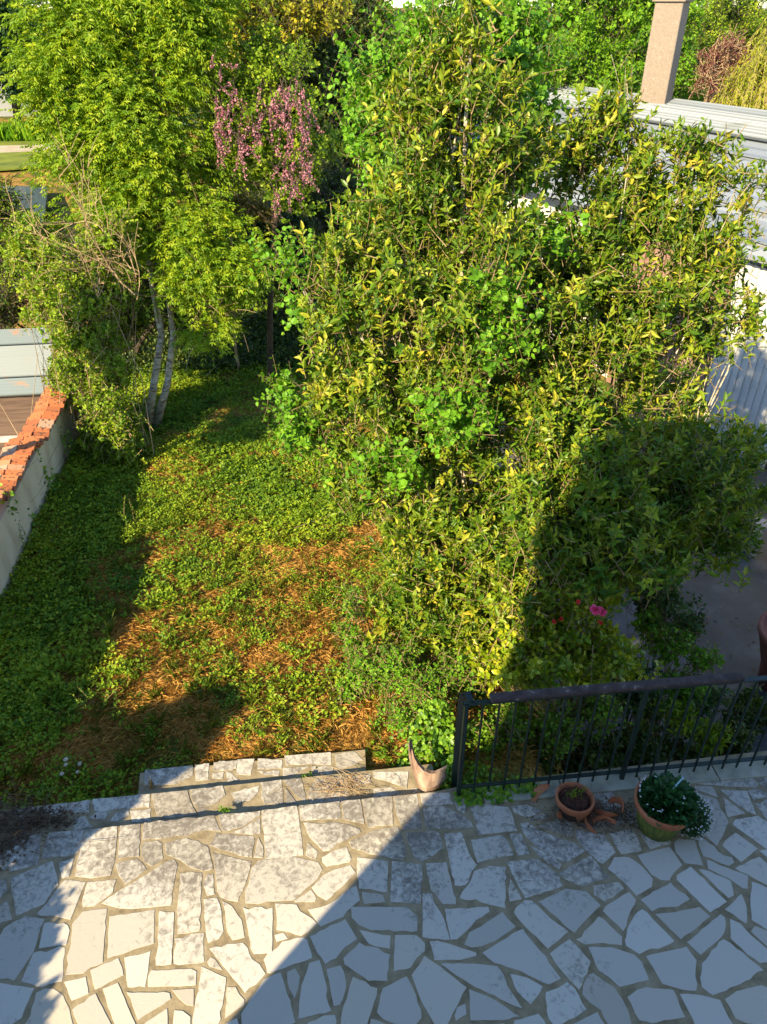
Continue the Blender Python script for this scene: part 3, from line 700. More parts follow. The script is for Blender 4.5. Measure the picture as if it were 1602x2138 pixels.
# ------------------------------------------------------------------ metal roofed shed on the neighbour's side
def sheetmat(name, c0, c1, rust, scale=1.2, amount=.6, spec=.5, rough=.45):
    m, n, out = newmat(name); L = n.links.new; tc = N_(n, 'ShaderNodeTexCoord')
    nz = N_(n, 'ShaderNodeTexNoise'); nz.inputs['Scale'].default_value = scale; nz.inputs['Detail'].default_value = 8; L(tc.outputs['Object'], nz.inputs['Vector'])
    at = N_(n, 'ShaderNodeAttribute', attribute_name='rnd'); mc = N_(n, 'ShaderNodeMix', data_type='RGBA'); L(at.outputs['Fac'], mc.inputs[0]); mc.inputs[6].default_value = (*c0, 1); mc.inputs[7].default_value = (*c1, 1)
    r = ramp(n, [(amount, (0, 0, 0)), (amount+.08, (1, 1, 1))]); L(nz.outputs[0], r.inputs[0])
    mx = N_(n, 'ShaderNodeMix', data_type='RGBA'); L(r.outputs[0], mx.inputs[0]); L(mc.outputs[2], mx.inputs[6]); mx.inputs[7].default_value = (*rust, 1)
    p = N_(n, 'ShaderNodeBsdfPrincipled'); L(mx.outputs[2], p.inputs['Base Color']); p.inputs['Roughness'].default_value = rough; p.inputs['Specular IOR Level'].default_value = spec; L(p.outputs[0], out.inputs[0]); return m
M['shedroof'] = sheetmat('painted corrugated sheet', (.16, .21, .23), (.27, .30, .30), (.42, .20, .09), 2.2, .60)
M['siding'] = noisemat('brown siding', [(.3, (.08, .05, .04)), (.7, (.19, .13, .10))], 3, stretch=(.4, .4, 5), bump=.2)
R1 = PZ(98, 824, -.2); r1u, r1v = touv(R1); R2u, R2v = touv(PZ(120, 688, .27))
sh = thing('garden_shed', UV(r1u-2, r1v+.8, -2.25), 'brown sided shed with a pale rusty corrugated metal roof beyond the tiled wall', 'shed')
def corr(g, A, B, C, D, rows, waves, amp, mats=0, thick=.02, lap=.03, along='x'):
    """sheets covering quad A-B (eave) C-D (top: D above A); corrugation runs up the slope if along='y' or along the eave if 'x'"""
    A, B, C, D = map(np.asarray, (A, B, C, D)); nrm = unit(np.cross(B-A, D-A))
    for r in range(rows):
        t0, t1 = r/rows, (r+1)/rows+(.04 if r < rows-1 else 0)
        nn = waves; av = rng.random()
        top, cnt = [], 0
        K = nn*4
        P_ = []
        for j in range(K+1):
            s = j/K
            off = amp*math.cos(j*pi/2)
            if along == 'x':
                t = t0+(t1-t0)*s; a = A+(D-A)*t; b = B+(C-B)*t
            else:
                a = (A+(B-A)*s); dA = (D-A); a0 = A+(B-A)*s; a1 = D+(C-D)*s
                a, b = a0+(a1-a0)*t0, a0+(a1-a0)*t1
            up = nrm*(off+lap*(r%2)*.25 + (.012 if along=='x' else 0)*(1-s))
            P_.append((a+up, b+up+(nrm*.0)))
        V = [p for pr in P_ for p in pr]; V2 = [p-nrm*thick for p in V]
        F = [(2*j, 2*j+1, 2*j+3, 2*j+2) for j in range(K)]; n0 = len(V)
        F += [(n0+2*j, n0+2*j+2, n0+2*j+3, n0+2*j+1) for j in range(K)]
        F += [(0, n0, n0+1, 1), (2*K+1, n0+2*K+1, n0+2*K, 2*K)]+[(2*j, 2*j+2, n0+2*j+2, n0+2*j) for j in range(K)]+[(2*j+3, 2*j+1, n0+2*j+1, n0+2*j+3) for j in range(K)]
        g.add(V+V2, F, av, mats)
g = G(); dz = .30
A = UV(r1u-4.2, r1v, -.2); B = UV(r1u, r1v, -.2); C = UV(R2u, R2v, .27); D = UV(R2u-4.2, R2v, .27)
corr(g, A, B, C, D, 4, 6, .03, lap=.10, along='x'); g.build('roof', M['shedroof'], sh)
g = G()
for i in range(9): g.box(UV(r1u-2.1, r1v+.10+(i % 2)*.004, -.36-i*.22), (4.0, .03, .215), a=rng.random())
g.box(UV(r1u-.06, (r1v+R2v)/2+.1, -1.3), (.05, R2v-r1v-.2, 1.9)); g.build('siding', M['siding'], sh)
M['beam'] = noisemat('weathered white timber', [(.3, (.35, .3, .24)), (.7, (.68, .63, .55))], 6, stretch=(1, 1, 4), bump=.2)
pb = PZ(40, 915, -.35); pu, pv = touv(pb)
g = G(); g.box(UV(pu-1.2, pv, -.35), (3, .09, .07), bev=.008); g.box(UV(pu-2.6, pv, -1.3), (.09, .09, 1.84), bev=.008); g.box(UV(pu+.22, pv, -1.3), (.07, .07, 1.84), bev=.008)
tag(g.build('timber_frame', M['beam']), 'weathered white timber beam on posts between the tiled wall and the shed', 'beam')

# ------------------------------------------------------------------ white corrugated building on the right
A27 = np.array([-.454, .891, 0]); B27 = np.array([.891, .454, 0]); Q0 = np.array([6.3, 12.6, 0])
def BQ(s, w, z): return Q0+A27*s+B27*w+EZ*z
M['whitesheet'] = sheetmat('white roofing sheet', (.21, .24, .27), (.33, .36, .38), (.22, .25, .24), 1.0, .66, .5, .4)
M['whitewall'] = noisemat('white cladding', [(.3, (.55, .54, .52)), (.7, (.74, .73, .70))], 2, bump=.05)
M['brownpanel'] = noisemat('brown corrugated panel', [(.3, (.23, .13, .10)), (.7, (.36, .23, .18))], 3, stretch=(1, 1, .3), bump=.1)
M['shadowgap'] = noisemat('dark opening', [(.3, (.02, .02, .02)), (.7, (.04, .04, .045))], 3, bump=0)
bd = thing('workshop_building', BQ(4, 3, -2), 'white building with ribbed metal roof behind the laurels', 'building')
g = G(); SN, SF = -4.0, 12.8; AX = (A27, B27, EZ)
g.box(BQ((SN+SF)/2, 5.0, -.3), (SF-SN-.3, 9.6, 3.4), ax=AX); g.build('wall', M['whitewall'], bd)
g = G(); corr(g, BQ(SF, -.35, 1.5), BQ(SN, -.35, 1.5), BQ(SN, 3.9, 2.55), BQ(SF, 3.9, 2.55), 9, 2, .014, lap=.14, along='x', thick=.03)
g.build('roof', M['whitesheet'], bd)
g = G(); corr(g, BQ(SF, 3.6, 2.60), BQ(SN, 3.6, 2.60), BQ(SN, 5.2, 2.9), BQ(SF, 5.2, 2.9), 9, 2, .035, along='x', thick=.03)
corr(g, BQ(SN, 9.9, 1.5), BQ(SF, 9.9, 1.5), BQ(SF, 5.1, 2.9), BQ(SN, 5.1, 2.9), 8, 3, .015, along='x', thick=.03)
g.build('ridge_sheets', M['whitesheet'], bd)
g = G()
for i in range(14): g.box(BQ(.55+i*.17, -.03, -.35), (.10, .05, 3.2), ax=AX); 
g.box(BQ(1.7, 0.0, -.35), (2.6, .04, 3.2), ax=AX); g.build('brown_panel', M['brownpanel'], bd)
g = G()
for i in range(10): g.box(BQ(.30-i*.15, -.05, -.3), (.075, .05, 3.3), ax=AX)
g.box(BQ(-.4, -.02, -.3), (1.6, .05, 3.3), ax=AX); g.build('white_panel', M['whitewall'], bd)
M['zinc'] = noisemat('grey window frame', [(.3, (.28, .31, .34)), (.7, (.4, .43, .46))], 3, bump=0)
for s in (4.4, 7.3):
    g = G(); g.box(BQ(s, -.02, .1), (1.2, .08, 1.1), ax=AX); wd = g.build('window', M['zinc'], bd)
    g = G(); g.box(BQ(s, -.065, .1), (1.05, .02, .95), ax=AX); o = g.build('pane', M['shadowgap'], wd)
M['chim'] = noisemat('pinkish chimney render', [(.3, (.23, .185, .145)), (.6, (.30, .24, .185)), (.78, (.46, .39, .32))], 22, bump=.5, rough=.9)
c = PZ(1377, 212, 2.9); 
ca = (unit(np.array([.80, -.60, 0])), unit(np.array([.60, .80, 0])), EZ)
ch = thing('chimney', (c[0], c[1]+.3, 2.5), 'tall square pinkish rendered chimney on the white ribbed roof', 'chimney')
g = G(); g.box((c[0], c[1]+.35, 3.6), (.68, .50, 2.75), ax=ca, bev=.015); g.build('shaft', M['chim'], ch)
g = G(); g.box((c[0], c[1]+.35, 5.02), (.80, .62, .09), ax=ca, bev=.01); g.build('cap', M['chim'], ch)
g = G(); g.box((c[0], c[1]+.35, 2.80), (.76, .58, .10), ax=ca, bev=.01); g.build('flashing', M['whitesheet'], ch)

# ------------------------------------------------------------------ railing
M['rail'] = noisemat('dark green painted steel', [(.3, (.008, .018, .014)), (.7, (.022, .042, .033))], 9, rough=.4, spec=.5, bump=.1)
M['railwood'] = noisemat('weathered dark handrail timber', [(.3, (.045, .03, .028)), (.62, (.10, .07, .065)), (.72, (.42, .38, .33))], 14, stretch=(1, 1, 1), bump=.4)
a0 = PZ(957, 1660, 0.0); a1 = PZ(1580, 1600, 0.0)          # foot line of the bars
u0, v0 = touv(a0); u1, v1 = touv(a1); RV = (v0+v1)/2
RD = unit(a1-a0); RN = np.cross(EZ, RD); RAX = (RD, RN, EZ)
HT = 1.05
rl = thing('terrace_railing', (a0[0], a0[1], 0), 'dark green steel bar railing with weathered timber handrail along the terrace edge', 'railing')
LN = np.linalg.norm(a1-a0); dxs = LN/20.5
g0 = a0
def RP(s, z, off=0): return a0+RD*s+EZ*z+RN*off
for i in range(0, 27):
    s = i*dxs
    thick = i in (0, 11, 22)
    g = G()
    if thick: g.box(RP(s, (HT-.02)/2-.02), (.032, .032, HT+.04), ax=RAX, bev=.003)
    else: g.tube([RP(s, -.06), RP(s, HT-.03)], .0085, 8)
    g.build('post' if thick else 'baluster', M['rail'], rl, smooth=False)
g = G(); g.box(RP(26*dxs/2, .10), (26*dxs, .03, .012), ax=RAX); g.build('bottom_rail', M['rail'], rl)
g = G(); g.box(RP(26*dxs/2, HT-.025), (26*dxs+.06, .04, .012), ax=RAX); g.build('top_rail', M['rail'], rl)
s0 = .16; s1 = touv(PZ(1548, 1410, HT))[0]-touv(a0)[0]
g = G(); g.box(RP((s0+s1)/2, HT+.012), (s1-s0, .072, .036), ax=RAX, bev=.008); g.build('handrail', M['railwood'], rl)
# end post of the stair rail: tall flat bar bent over into a short sloping piece
g = G()
pa = PZ(948, 1645, -.09); PT = 1.03
zt_ = PT+.09; path = [pa, pa+EZ*.4, pa+EZ*(zt_-.16), pa+EZ*(zt_-.05)+RD*.004-E2*.01, pa+EZ*zt_+RD*.03-E2*.03, RP(.035, PT-.03, .01), RP(.06, HT-.01)]
def flat(g, path, w, t, side):
    V = []; 
    for i, p in enumerate(path):
        T = unit(np.asarray(path[min(i+1, len(path)-1)])-np.asarray(path[max(i-1, 0)])); b = unit(side-T*np.dot(side, T)); nn = np.cross(T, b)
        V += [p+b*w/2+nn*t/2, p-b*w/2+nn*t/2, p-b*w/2-nn*t/2, p+b*w/2-nn*t/2]
    k = len(path); F = [(i*4+j, i*4+(j+1) % 4, i*4+4+(j+1) % 4, i*4+4+j) for i in range(k-1) for j in range(4)]+[(3, 2, 1, 0), (k*4-4, k*4-3, k*4-2, k*4-1)]
    g.add(V, F)
flat(g, path, .048, .010, unit(RD*.9+RN*-.5)); g.build('stair_rail', M['rail'], rl)

# kerb under the railing
M['kerb'] = noisemat('pale kerb concrete', [(.3, (.20, .20, .15)), (.5, (.38, .38, .30)), (.75, (.52, .51, .43))], 5, bump=.25)
g = G()
for i in range(7): g.box(RP(.18+i*.62+.31, .006, -.02-.0), (.608, .16, .022), ax=RAX, bev=.004, a=rng.random())
tag(g.build('kerb', M['kerb']), kind='structure')

# ------------------------------------------------------------------ pots
M['terra'] = noisemat('terracotta', [(.3, (.38, .12, .055)), (.6, (.52, .19, .09)), (.78, (.6, .3, .18))], 7, bump=.15)
M['terradull'] = noisemat('dull dirty terracotta', [(.3, (.16, .07, .045)), (.6, (.32, .13, .075)), (.78, (.42, .22, .14))], 9, bump=.25)
M['soil'] = noisemat('dark potting soil', [(.3, (.02, .012, .01)), (.7, (.09, .05, .035))], 30, bump=.9)
m, n, out = newmat('algae covered terracotta'); L = n.links.new; tc = N_(n, 'ShaderNodeTexCoord'); mp = N_(n, 'ShaderNodeMapping'); mp.inputs['Scale'].default_value = (16, 16, 1.3); L(tc.outputs['Object'], mp.inputs[0])
nz = N_(n, 'ShaderNodeTexNoise'); nz.inputs['Scale'].default_value = 2; nz.inputs['Detail'].default_value = 5; L(mp.outputs[0], nz.inputs['Vector']); r = ramp(n, [(.3, (.05, .075, .012)), (.5, (.14, .19, .02)), (.62, (.24, .24, .03)), (.8, (.34, .17, .06))]); L(nz.outputs[0], r.inputs[0])
p = N_(n, 'ShaderNodeBsdfPrincipled'); L(r.outputs[0], p.inputs['Base Color']); p.inputs['Roughness'].default_value = .8; L(p.outputs[0], out.inputs[0]); M['algae'] = m
# planted pot
pc = PZ(1383, 1758, 0); pc = pc+np.array([0.0, .14, 0]); R_ = .175
pot = thing('planted_pot', pc, 'green stained terracotta pot full of white flowering plant by the railing', 'plant pot')
Hp = .27
g = G(); g.lathe(pc, [(.12, 0), (.14, 0), (.185, .21), (.188, .225)], 48, m=0); g.lathe(pc, [(0.0, 0), (.12, 0)], 48); g.build('pot_body', M['algae'], pot, smooth=True)
g = G(); g.lathe(pc, [(.188, .222), (.200, .226), (.208, .285), (.203, .293), (.188, .290), (.182, .22)], 48); g.build('pot_rim', M['terra'], pot, smooth=True)
g = G(); g.lathe(pc, [(0, .262), (.11, .258), (.186, .245)], 32); g.build('soil', M['soil'], pot)
g = G(); n = 620; th = rng.random(n)*6.28; r = np.sqrt(rng.random(n))*.18
P = pc+np.stack([r*np.cos(th)+.03, r*np.sin(th), .27+rng.random(n)*.09*(1.2-r/.18)], -1)
d = unit(np.stack([np.cos(th)*r*6+.15, np.sin(th)*r*6, np.full(n, .8)], -1)+rng.normal(size=(n, 3))*.35)
put_leaves(g, P, d, np.array([0, 0, 1.])+rng.normal(size=(n, 3))*.5, .06*(.6+.6*rng.random(n)), .042, OVA)
big = 26; th = rng.random(big)*6.28; P = pc+np.stack([.05+.05*np.cos(th), .04+.05*np.sin(th), np.full(big, .30)], -1)
put_leaves(g, P, np.stack([np.cos(th), np.sin(th), np.full(big, .7)], -1), np.array([0, 0, 1.])+rng.normal(size=(big, 3))*.3, .12*(.7+.4*rng.random(big)), .048, OVA)
# trailing mass to the right
n = 2600
cc = pc+np.array([.21, -.02, .15]); P = cc+rvec(n)*np.array([.13, .15, .15])*(.5+.5*rng.random((n, 1))); P[:, 2] = np.clip(P[:, 2], .01, 1)
put_leaves(g, P, rvec(n)+np.array([.4, -.1, -.2]), np.array([.3, -.3, .8])+rng.normal(size=(n, 3))*.5, .028*(.6+.6*rng.random(n)), .012, DIA)
g.build('foliage', M['potplant'], pot)
def florets(g, P, s, a=None):
    for k in range(4):
        th = k*pi/2+rng.random(len(P)); d = np.stack([np.cos(th), np.sin(th), np.full(len(P), .25)], -1)
        put_leaves(g, P, d, np.broadcast_to(np.array([0, -.3, 1.]), (len(P), 3)), s, s*.8, DIA, a)
g = G(); n = 190; P = cc+rvec(n)*np.array([.14, .16, .16])*(.97+.15*rng.random((n, 1))); P = P[P[:, 2] > .03]; florets(g, P, .0075)
n = 30; th = rng.random(n)*6.28; P = pc+np.stack([-.04+.15*np.cos(th), .15*np.sin(th), .35+.05*rng.random(n)], -1); florets(g, P, .0075)
g.build('flowers', M['white'], pot)['kind'] = 'stuff'
M['stake'] = noisemat('blue plastic label', [(.3, (.25, .5, .62)), (.7, (.5, .75, .85))], 5, bump=0, rough=.3)
g = G(); sa = pc+np.array([.02, .02, .33]); sb = sa+np.array([.10, .05, .13]); g.tube([sa, (sa+sb)/2+EZ*.004, sb], [.004, .006, .005], 6)
tag(g.build('plant_stake', M['stake']), 'thin pale blue stake stuck in the white flowering pot', 'plant stake')
# broken pot: rim ring over a cracked bowl with dead plant
bc = PZ(1197, 1712, 0)+np.array([0, .06, 0])
bp_ = thing('broken_pot', bc, 'broken terracotta pot with a dry dead plant and its rim still in place', 'plant pot')
tl = (unit(E1+EZ*-.05), unit(E2+EZ*-.10), unit(EZ+E2*.10+E1*.05))
g = G(); g.lathe(bc+EZ*.13, [(.120, 0), (.136, .004), (.143, .052), (.139, .058), (.126, .056), (.116, .0)], 40, ax=tl); g.build('pot_rim', M['terra'], bp_, smooth=True)
g = G(); g.lathe(bc+E1*.02, [(0, 0), (.085, .0), (.093, .01), (.118, .10), (.110, .10), (.088, .015)], 30, th0=pi*.75, th1=pi*1.72, ax=tl)
g.lathe(bc+E1*.02, [(.085, .0), (.093, .01), (.105, .055), (.098, .055), (.088, .015)], 30, th0=pi*-.3, th1=pi*.75, ax=tl); g.build('pot_body', M['terradull'], bp_, smooth=True)
g = G(); V_s = [(0, .165), (.06, .168), (.112, .15), (.112, .10), (.095, .02), (0, .01)]
g.lathe(bc, V_s, 28, ax=tl); so = g.build('soil', M['soil'], bp_, smooth=True)
g = G(); n = 260; th = rng.random(n)*6.28; r = .10*np.sqrt(rng.random(n)); p0 = bc+np.stack([r*np.cos(th), r*np.sin(th), np.full(n, .16)], -1)
p1 = p0+np.stack([rng.normal(size=n)*.035, rng.normal(size=n)*.03, .02+.06*rng.random(n)], -1); pm_ = (p0+p1)/2+rng.normal(size=(n, 3))*.01
g.twigs(np.stack([p0, pm_, p1], 1), .0012, .0006)
n = 300; p0 = bc+np.array([.12, -.02, .09])+rng.normal(size=(n, 3))*np.array([.03, .04, .035]); p0[:, 2] = np.clip(p0[:, 2], .01, 1); p1 = p0+rng.normal(size=(n, 3))*.04; p1[:, 2] = np.clip(p1[:, 2], .008, 1); g.twigs(np.stack([p0, (p0+p1)/2+rng.normal(size=(n, 3))*.008, p1], 1), .0011, .0005)
M['deadplant'] = noisemat('dead brown plant', [(.3, (.09, .035, .03)), (.7, (.25, .12, .08))], 20, bump=0)
g.build('dead_stems', M['deadplant'], bp_)
g = G(); n = 8; P = bc+np.stack([rng.normal(size=n)*.05, .03+rng.normal(size=n)*.03, np.full(n, .17)], -1); shoots(g, None, P+EZ*.07, np.tile([0, 0, 1.], (n, 1)), .08, 7, .028, .012, OVA, up=.8); g.build('green_sprouts', M['weed'], bp_)
# shards
def shard(pc_, rad, th0, th1, hh, tilt, lab, yaw=0, rim=True, lying=False):
    g = G(); c0, s0_ = cos(yaw), sin(yaw); ax1 = np.array([c0, s0_, 0]); ax2 = np.array([-s0_, c0, 0]); ax3 = EZ
    if lying: ax2, ax3 = unit(EZ*cos(tilt)+ax2*sin(tilt)), unit(-ax2*cos(tilt)+EZ*sin(tilt))
    else: ax3 = unit(EZ*cos(tilt)+ax2*sin(tilt)); ax2 = np.cross(ax3, ax1)
    n = 16; th = np.linspace(th0, th1, n+1); V = []
    for j, t in enumerate(th):
        e = sin(pi*j/n)**.5; j1 = 1+.12*rng.normal()
        for (rr, zz) in ((rad, 0), (rad*1.08, hh*e*j1+.004), (rad*1.08-.010, hh*e*j1+.004), (rad-.011, 0)):
            V.append(ax1*rr*cos(t)+ax2*rr*sin(t)+ax3*zz)
    V = np.array(V); V -= (V.min(0)+V.max(0))/2*np.array([1, 1, 0])+np.array([0, 0, V[:, 2].min()-.003]); V += pc_
    F = [(j*4+i, j*4+(i+1) % 4, j*4+4+(i+1) % 4, j*4+4+i) for j in range(n) for i in range(4)]+[(3, 2, 1, 0), (n*4, n*4+1, n*4+2, n*4+3)]
    g.add(V, F); o = g.build('pot_shard', M['terra'], smooth=False); tag(o, lab, 'pot shard', 'shards of broken terracotta lying round the pots'); return o
shard(PZ(1128, 1662, 0), .15, .5, 1.7, .05, 1.0, 'long terracotta rim shard leaning left of the broken pot', yaw=.9)
shard(PZ(1168, 1706, 0), .10, .2, .7, .05, .9, 'small upright terracotta splinter at the foot of the broken pot', yaw=1.9)
shard(PZ(1286, 1688, 0), .075, -1.3, 1.3, .05, .35, 'rounded terracotta shard nearest the green stained pot', yaw=.5)
shard(PZ(1262, 1700, 0), .12, 3.5, 5.2, .04, .3, 'curved terracotta rim shard lying behind the front arc', yaw=.0)
shard(PZ(1230, 1728, 0), .10, 2.2, 4.2, .045, .25, 'crescent terracotta shard nearest the camera', yaw=.1)
shard(PZ(1260, 1716, 0), .11, .8, 2.6, .03, .2, 'thin terracotta arc shard lying flat in front of the broken pot', yaw=-.2)
# debris and spilled soil around pots
g = G(); n = 260; c0 = PZ(1265, 1705, 0); p0 = c0+np.stack([rng.normal(size=n)*.20, rng.normal(size=n)*.07, .006+.01*rng.random(n)], -1); p1 = p0+np.stack([rng.normal(size=n)*.06, rng.normal(size=n)*.03, rng.random(n)*.01], -1); g.twigs(np.stack([p0, (p0+p1)/2+EZ*.006, p1], 1), .0018, .0008)
n = 700; P = c0+np.stack([rng.normal(size=n)*.22, rng.normal(size=n)*.07, .004+.006*rng.random(n)], -1); put_leaves(g, P, rvec(n)*[1, 1, .2], np.array([0, 0, 1.])+rng.normal(size=(n, 3))*.3, .016*(.5+rng.random(n)), .012, DIA)
tag(g.build('spilled_soil', M['debris']), 'dark crumbs of soil and dead stems scattered round the pots', 'debris', kind='stuff')
# big pot in the lower yard
M['pinkpot'] = noisemat('dull red clay', [(.3, (.20, .07, .05)), (.7, (.33, .13, .09))], 4, bump=.1)
bp2 = PZ(1652, 1470, -1.97)+np.array([0, .3, 0]); 
g = G(); g.lathe(bp2, [(0, 0), (.26, 0), (.30, .3), (.44, .75), (.47, .80), (.47, .86), (.43, .86), (.40, .78), (0, .70)], 40); tag(g.build('large_clay_pot', M['pinkpot'], smooth=True), 'large dull red clay pot in the lower yard behind the railing', 'plant pot')
M['board'] = noisemat('pale plank', [(.3, (.42, .33, .27)), (.7, (.55, .45, .38))], 6, bump=.1)
b0 = PZ(1590, 1105, -1.5); g = G(); g.box(b0+np.array([.35, -.1, 0]), (1.0, .24, .05), ax=(unit(np.array([.75, -.66, 0])), unit(np.array([.66, .75, 0])), EZ), bev=.006)
for q in (-.05, .7): g.box(b0+np.array([q*.75, -q*.5, -.25]), (.08, .2, .45), bev=.004)
tag(g.build('wooden_bench', M['board']), 'pale plank bench end beside the right laurel', 'bench')

# broken stump by the railing end
M['stump'] = noisemat('pinkish split wood', [(.3, (.12, .07, .05)), (.5, (.32, .22, .17)), (.7, (.46, .36, .28))], 9, stretch=(1, 1, .25), bump=.7)
sc_ = PZ(896, 1622, -.04); sx_ = unit(np.array([1, -.25, 0])); sy_ = np.cross(EZ, sx_)
prof = [(-.16, .42), (-.15, .34), (-.12, .28), (-.08, .23), (-.03, .19), (.02, .17), (.06, .175), (.10, .20), (.13, .19)]
bot = [(-.165, .37), (-.15, .21), (-.12, .10), (-.09, .0), (-.05, -.07), (.0, -.09), (.05, -.07), (.09, -.03), (.135, .09)]
V = []
for (a, b) in zip(prof, bot):
    for k in range(5):
        t_ = k/4; x_ = a[0]+(b[0]-a[0])*t_+.004*rng.normal(); z_ = a[1]+(b[1]-a[1])*t_; cv = -.10+.9*x_*x_*4-.04*sin(pi*t_)+.006*rng.normal()
        V.append(sc_+sx_*x_+EZ*z_+sy_*cv)
V = np.array(V); n0 = len(V); V2 = V+sy_*.035-EZ*.01; F = []
for i in range(8):
    for k in range(4):
        q = i*5+k; F += [(q, q+1, q+6, q+5), (n0+q, n0+q+5, n0+q+6, n0+q+1)]
    F += [(i*5, i*5+5, n0+i*5+5, n0+i*5), (i*5+4, n0+i*5+4, n0+i*5+9, i*5+9)]
F += [(k, n0+k, n0+k+1, k+1) for k in range(4)]+[(40+k, 41+k, n0+41+k, n0+40+k) for k in range(4)]
g = G(); g.add(np.concatenate([V, V2]), F); tag(g.build('tree_stump', M['stump']), 'pale broken slab of wood stump overgrown with ivy beside the railing end', 'stump')

# ------------------------------------------------------------------ vegetation
def plant(name, base, label, cat, group=None): return thing(name, base, label, cat, group)
def limbs(g, base, blobs, r0, n_per=1, lift=.35, start=None, hub=False):
    base = np.asarray(base, float)
    if hub:
        cen_ = np.mean([b[0] for b in blobs], 0); low = min(b[0][2]-b[1][2]*.3 for b in blobs)
        top_ = np.array([cen_[0], cen_[1], max(low, base[2]+.8)]); p = bez(base, top_, .3, .03, 8); g.tube(p, np.linspace(r0*1.8, r0*1.2, 8), 8); start = [top_, p[6]]
    for (c, r, _) in blobs:
        for k in range(n_per):
            tgt = np.asarray(c)+rng.normal(size=3)*np.asarray(r)*.22
            st = base+rng.normal(size=3)*np.array([.05, .05, 0]) if start is None else start[rng.integers(len(start))]
            p = bez(st, tgt, lift, .06, 8); rr = r0*(.5+.5*rng.random()); g.tube(p, np.linspace(rr, rr*.25, 8), 6)
            for q in range(3):                                        # side branches
                s = p[rng.integers(3, 7)]; e = np.asarray(c)+np.clip(rng.normal(size=3), -1, 1)*np.asarray(r)*.5
                g.tube(bez(s, e, .2, .08, 6), np.linspace(rr*.35, rr*.1, 6), 4)

# --- the two bay laurels
LB = [px_blob(*q) for q in [(975, 120, 6.3, 55, 150, .8), (890, 230, 6.3, 65, 130, .7), (870, 420, 6.2, 120, 170, 1), (1010, 420, 6.1, 150, 200, 1), (760, 560, 6.0, 100, 120, .9), (930, 640, 5.8, 190, 190, 1),
      (780, 760, 5.8, 150, 120, .9), (700, 850, 5.9, 100, 70, .7), (950, 880, 5.6, 200, 160, 1), (820, 1000, 5.5, 120, 120, .9), (980, 1120, 5.3, 180, 150, 1), (880, 1250, 5.1, 120, 120, .9), (1010, 1290, 4.95, 130, 110, .9)]]
base = np.array([.75, 5.35, -.55])
t = plant('bay_laurel', base, 'tall yellow green bay laurel in full sun left of the white building', 'tree', 'bay laurels beyond the railing')
LB = [(c, tuple(q*1.13 for q in r), d) for c, r, d in LB]
gl, gt = G(), G(); P, D = sample_crown(LB, 5000, .45, 300, .20)
shoots(gl, gt, P, D, .33, 13, .104, .042, LAN, up=.55, spread=1.0, lj=.5)
gl.build('foliage', M['laurel'], t); gt.build('twigs', M['twig'], t)
g = G(); limbs(g, base, LB, .026, 1); g.tube(bez(base, PY(985, 60, 6.3), .4, .02, 10), np.linspace(.045, .012, 10), 7); g.build('trunk', M['bark'], t)
RB = [px_blob(*q) for q in [(1290, 210, 6.9, 50, 130, .6), (1340, 300, 6.8, 60, 80, .6), (1470, 330, 6.6, 50, 90, .8), (1220, 300, 6.8, 50, 90, .5), (1290, 430, 6.6, 120, 110, .9), (1430, 450, 6.5, 95, 100, .6), (1540, 440, 6.4, 70, 90, .6), (1200, 600, 6.3, 130, 120, .9),
      (1360, 620, 6.2, 150, 110, .5), (1470, 660, 6.2, 90, 70, .4), (1470, 580, 6.2, 70, 50, .7), (1570, 650, 6.3, 50, 60, .3), (1180, 780, 5.7, 150, 130, 1), (1350, 800, 6.0, 120, 100, .5), (1480, 860, 6.0, 120, 100, .25), (1220, 960, 5.1, 170, 130, 1), (1420, 1010, 5.4, 170, 120, .7), (1560, 960, 6.0, 70, 110, .4), (1260, 1110, 4.8, 170, 90, 1), (1450, 1110, 5.3, 130, 60, .8), (1120, 1150, 4.55, 90, 100, .8)]]
base = np.array([2.1, 6.1, -1.2])
t = plant('bay_laurel', base, 'wide bay laurel in front of the white building, its lower right in house shade', 'tree', 'bay laurels beyond the railing')
RB = [(c, tuple(q*1.15 for q in r), d) for c, r, d in RB]
gl, gt = G(), G(); P, D = sample_crown(RB, 4600, .5, 300, .21)
shoots(gl, gt, P, D, .33, 13, .104, .040, LAN, up=.55, spread=1.0, lj=.5)
gl.build('foliage', M['laurel'], t); gt.build('twigs', M['twig'], t)
g = G(); limbs(g, base, RB, .022, 1); g.build('trunk', M['bark'], t)

# --- broad leaved tree growing through and behind the laurels
HB = [px_blob(*q) for q in [(1060, 90, 7.3, 100, 130, 1), (900, 120, 7.6, 120, 120, 1), (790, 220, 7.5, 80, 130, 1), (850, 380, 7.2, 110, 120, .8), (1090, 290, 7.1, 110, 120, .8), (1120, 520, 6.5, 70, 60, .5),
      (600, 540, 6.4, 45, 45, .55), (630, 640, 6.2, 40, 40, .4), (600, 800, 6.0, 45, 60, .6), (640, 890, 5.8, 60, 40, .7), (1040, 700, 5.3, 70, 90, .45), (1150, 490, 6.0, 55, 40, .5), (950, 860, 5.0, 110, 60, .35), (1040, 620, 5.5, 60, 110, .35), (830, 960, 5.0, 80, 60, .2), (700, 940, 5.8, 60, 50, .4)]]
base = np.array([.55, 7.2, -.6])
t = plant('broadleaf_tree', base, 'bright green tree with large rounded leaves growing through the sunny laurel', 'tree')
gl, gt = G(), G(); P, D = sample_crown(HB, 3000, .5, 260, .30)
shoots(gl, gt, P, D, .30, 9, .068, .058, OVA, up=.25, spread=1.25, lj=.5, tw=(.0025, .001), t0=.02)
gl.build('foliage', M['hazel'], t); gt.build('twigs', M['twig'], t)
g = G(); limbs(g, base, HB, .022, 1); g.build('trunk', M['bark'], t)

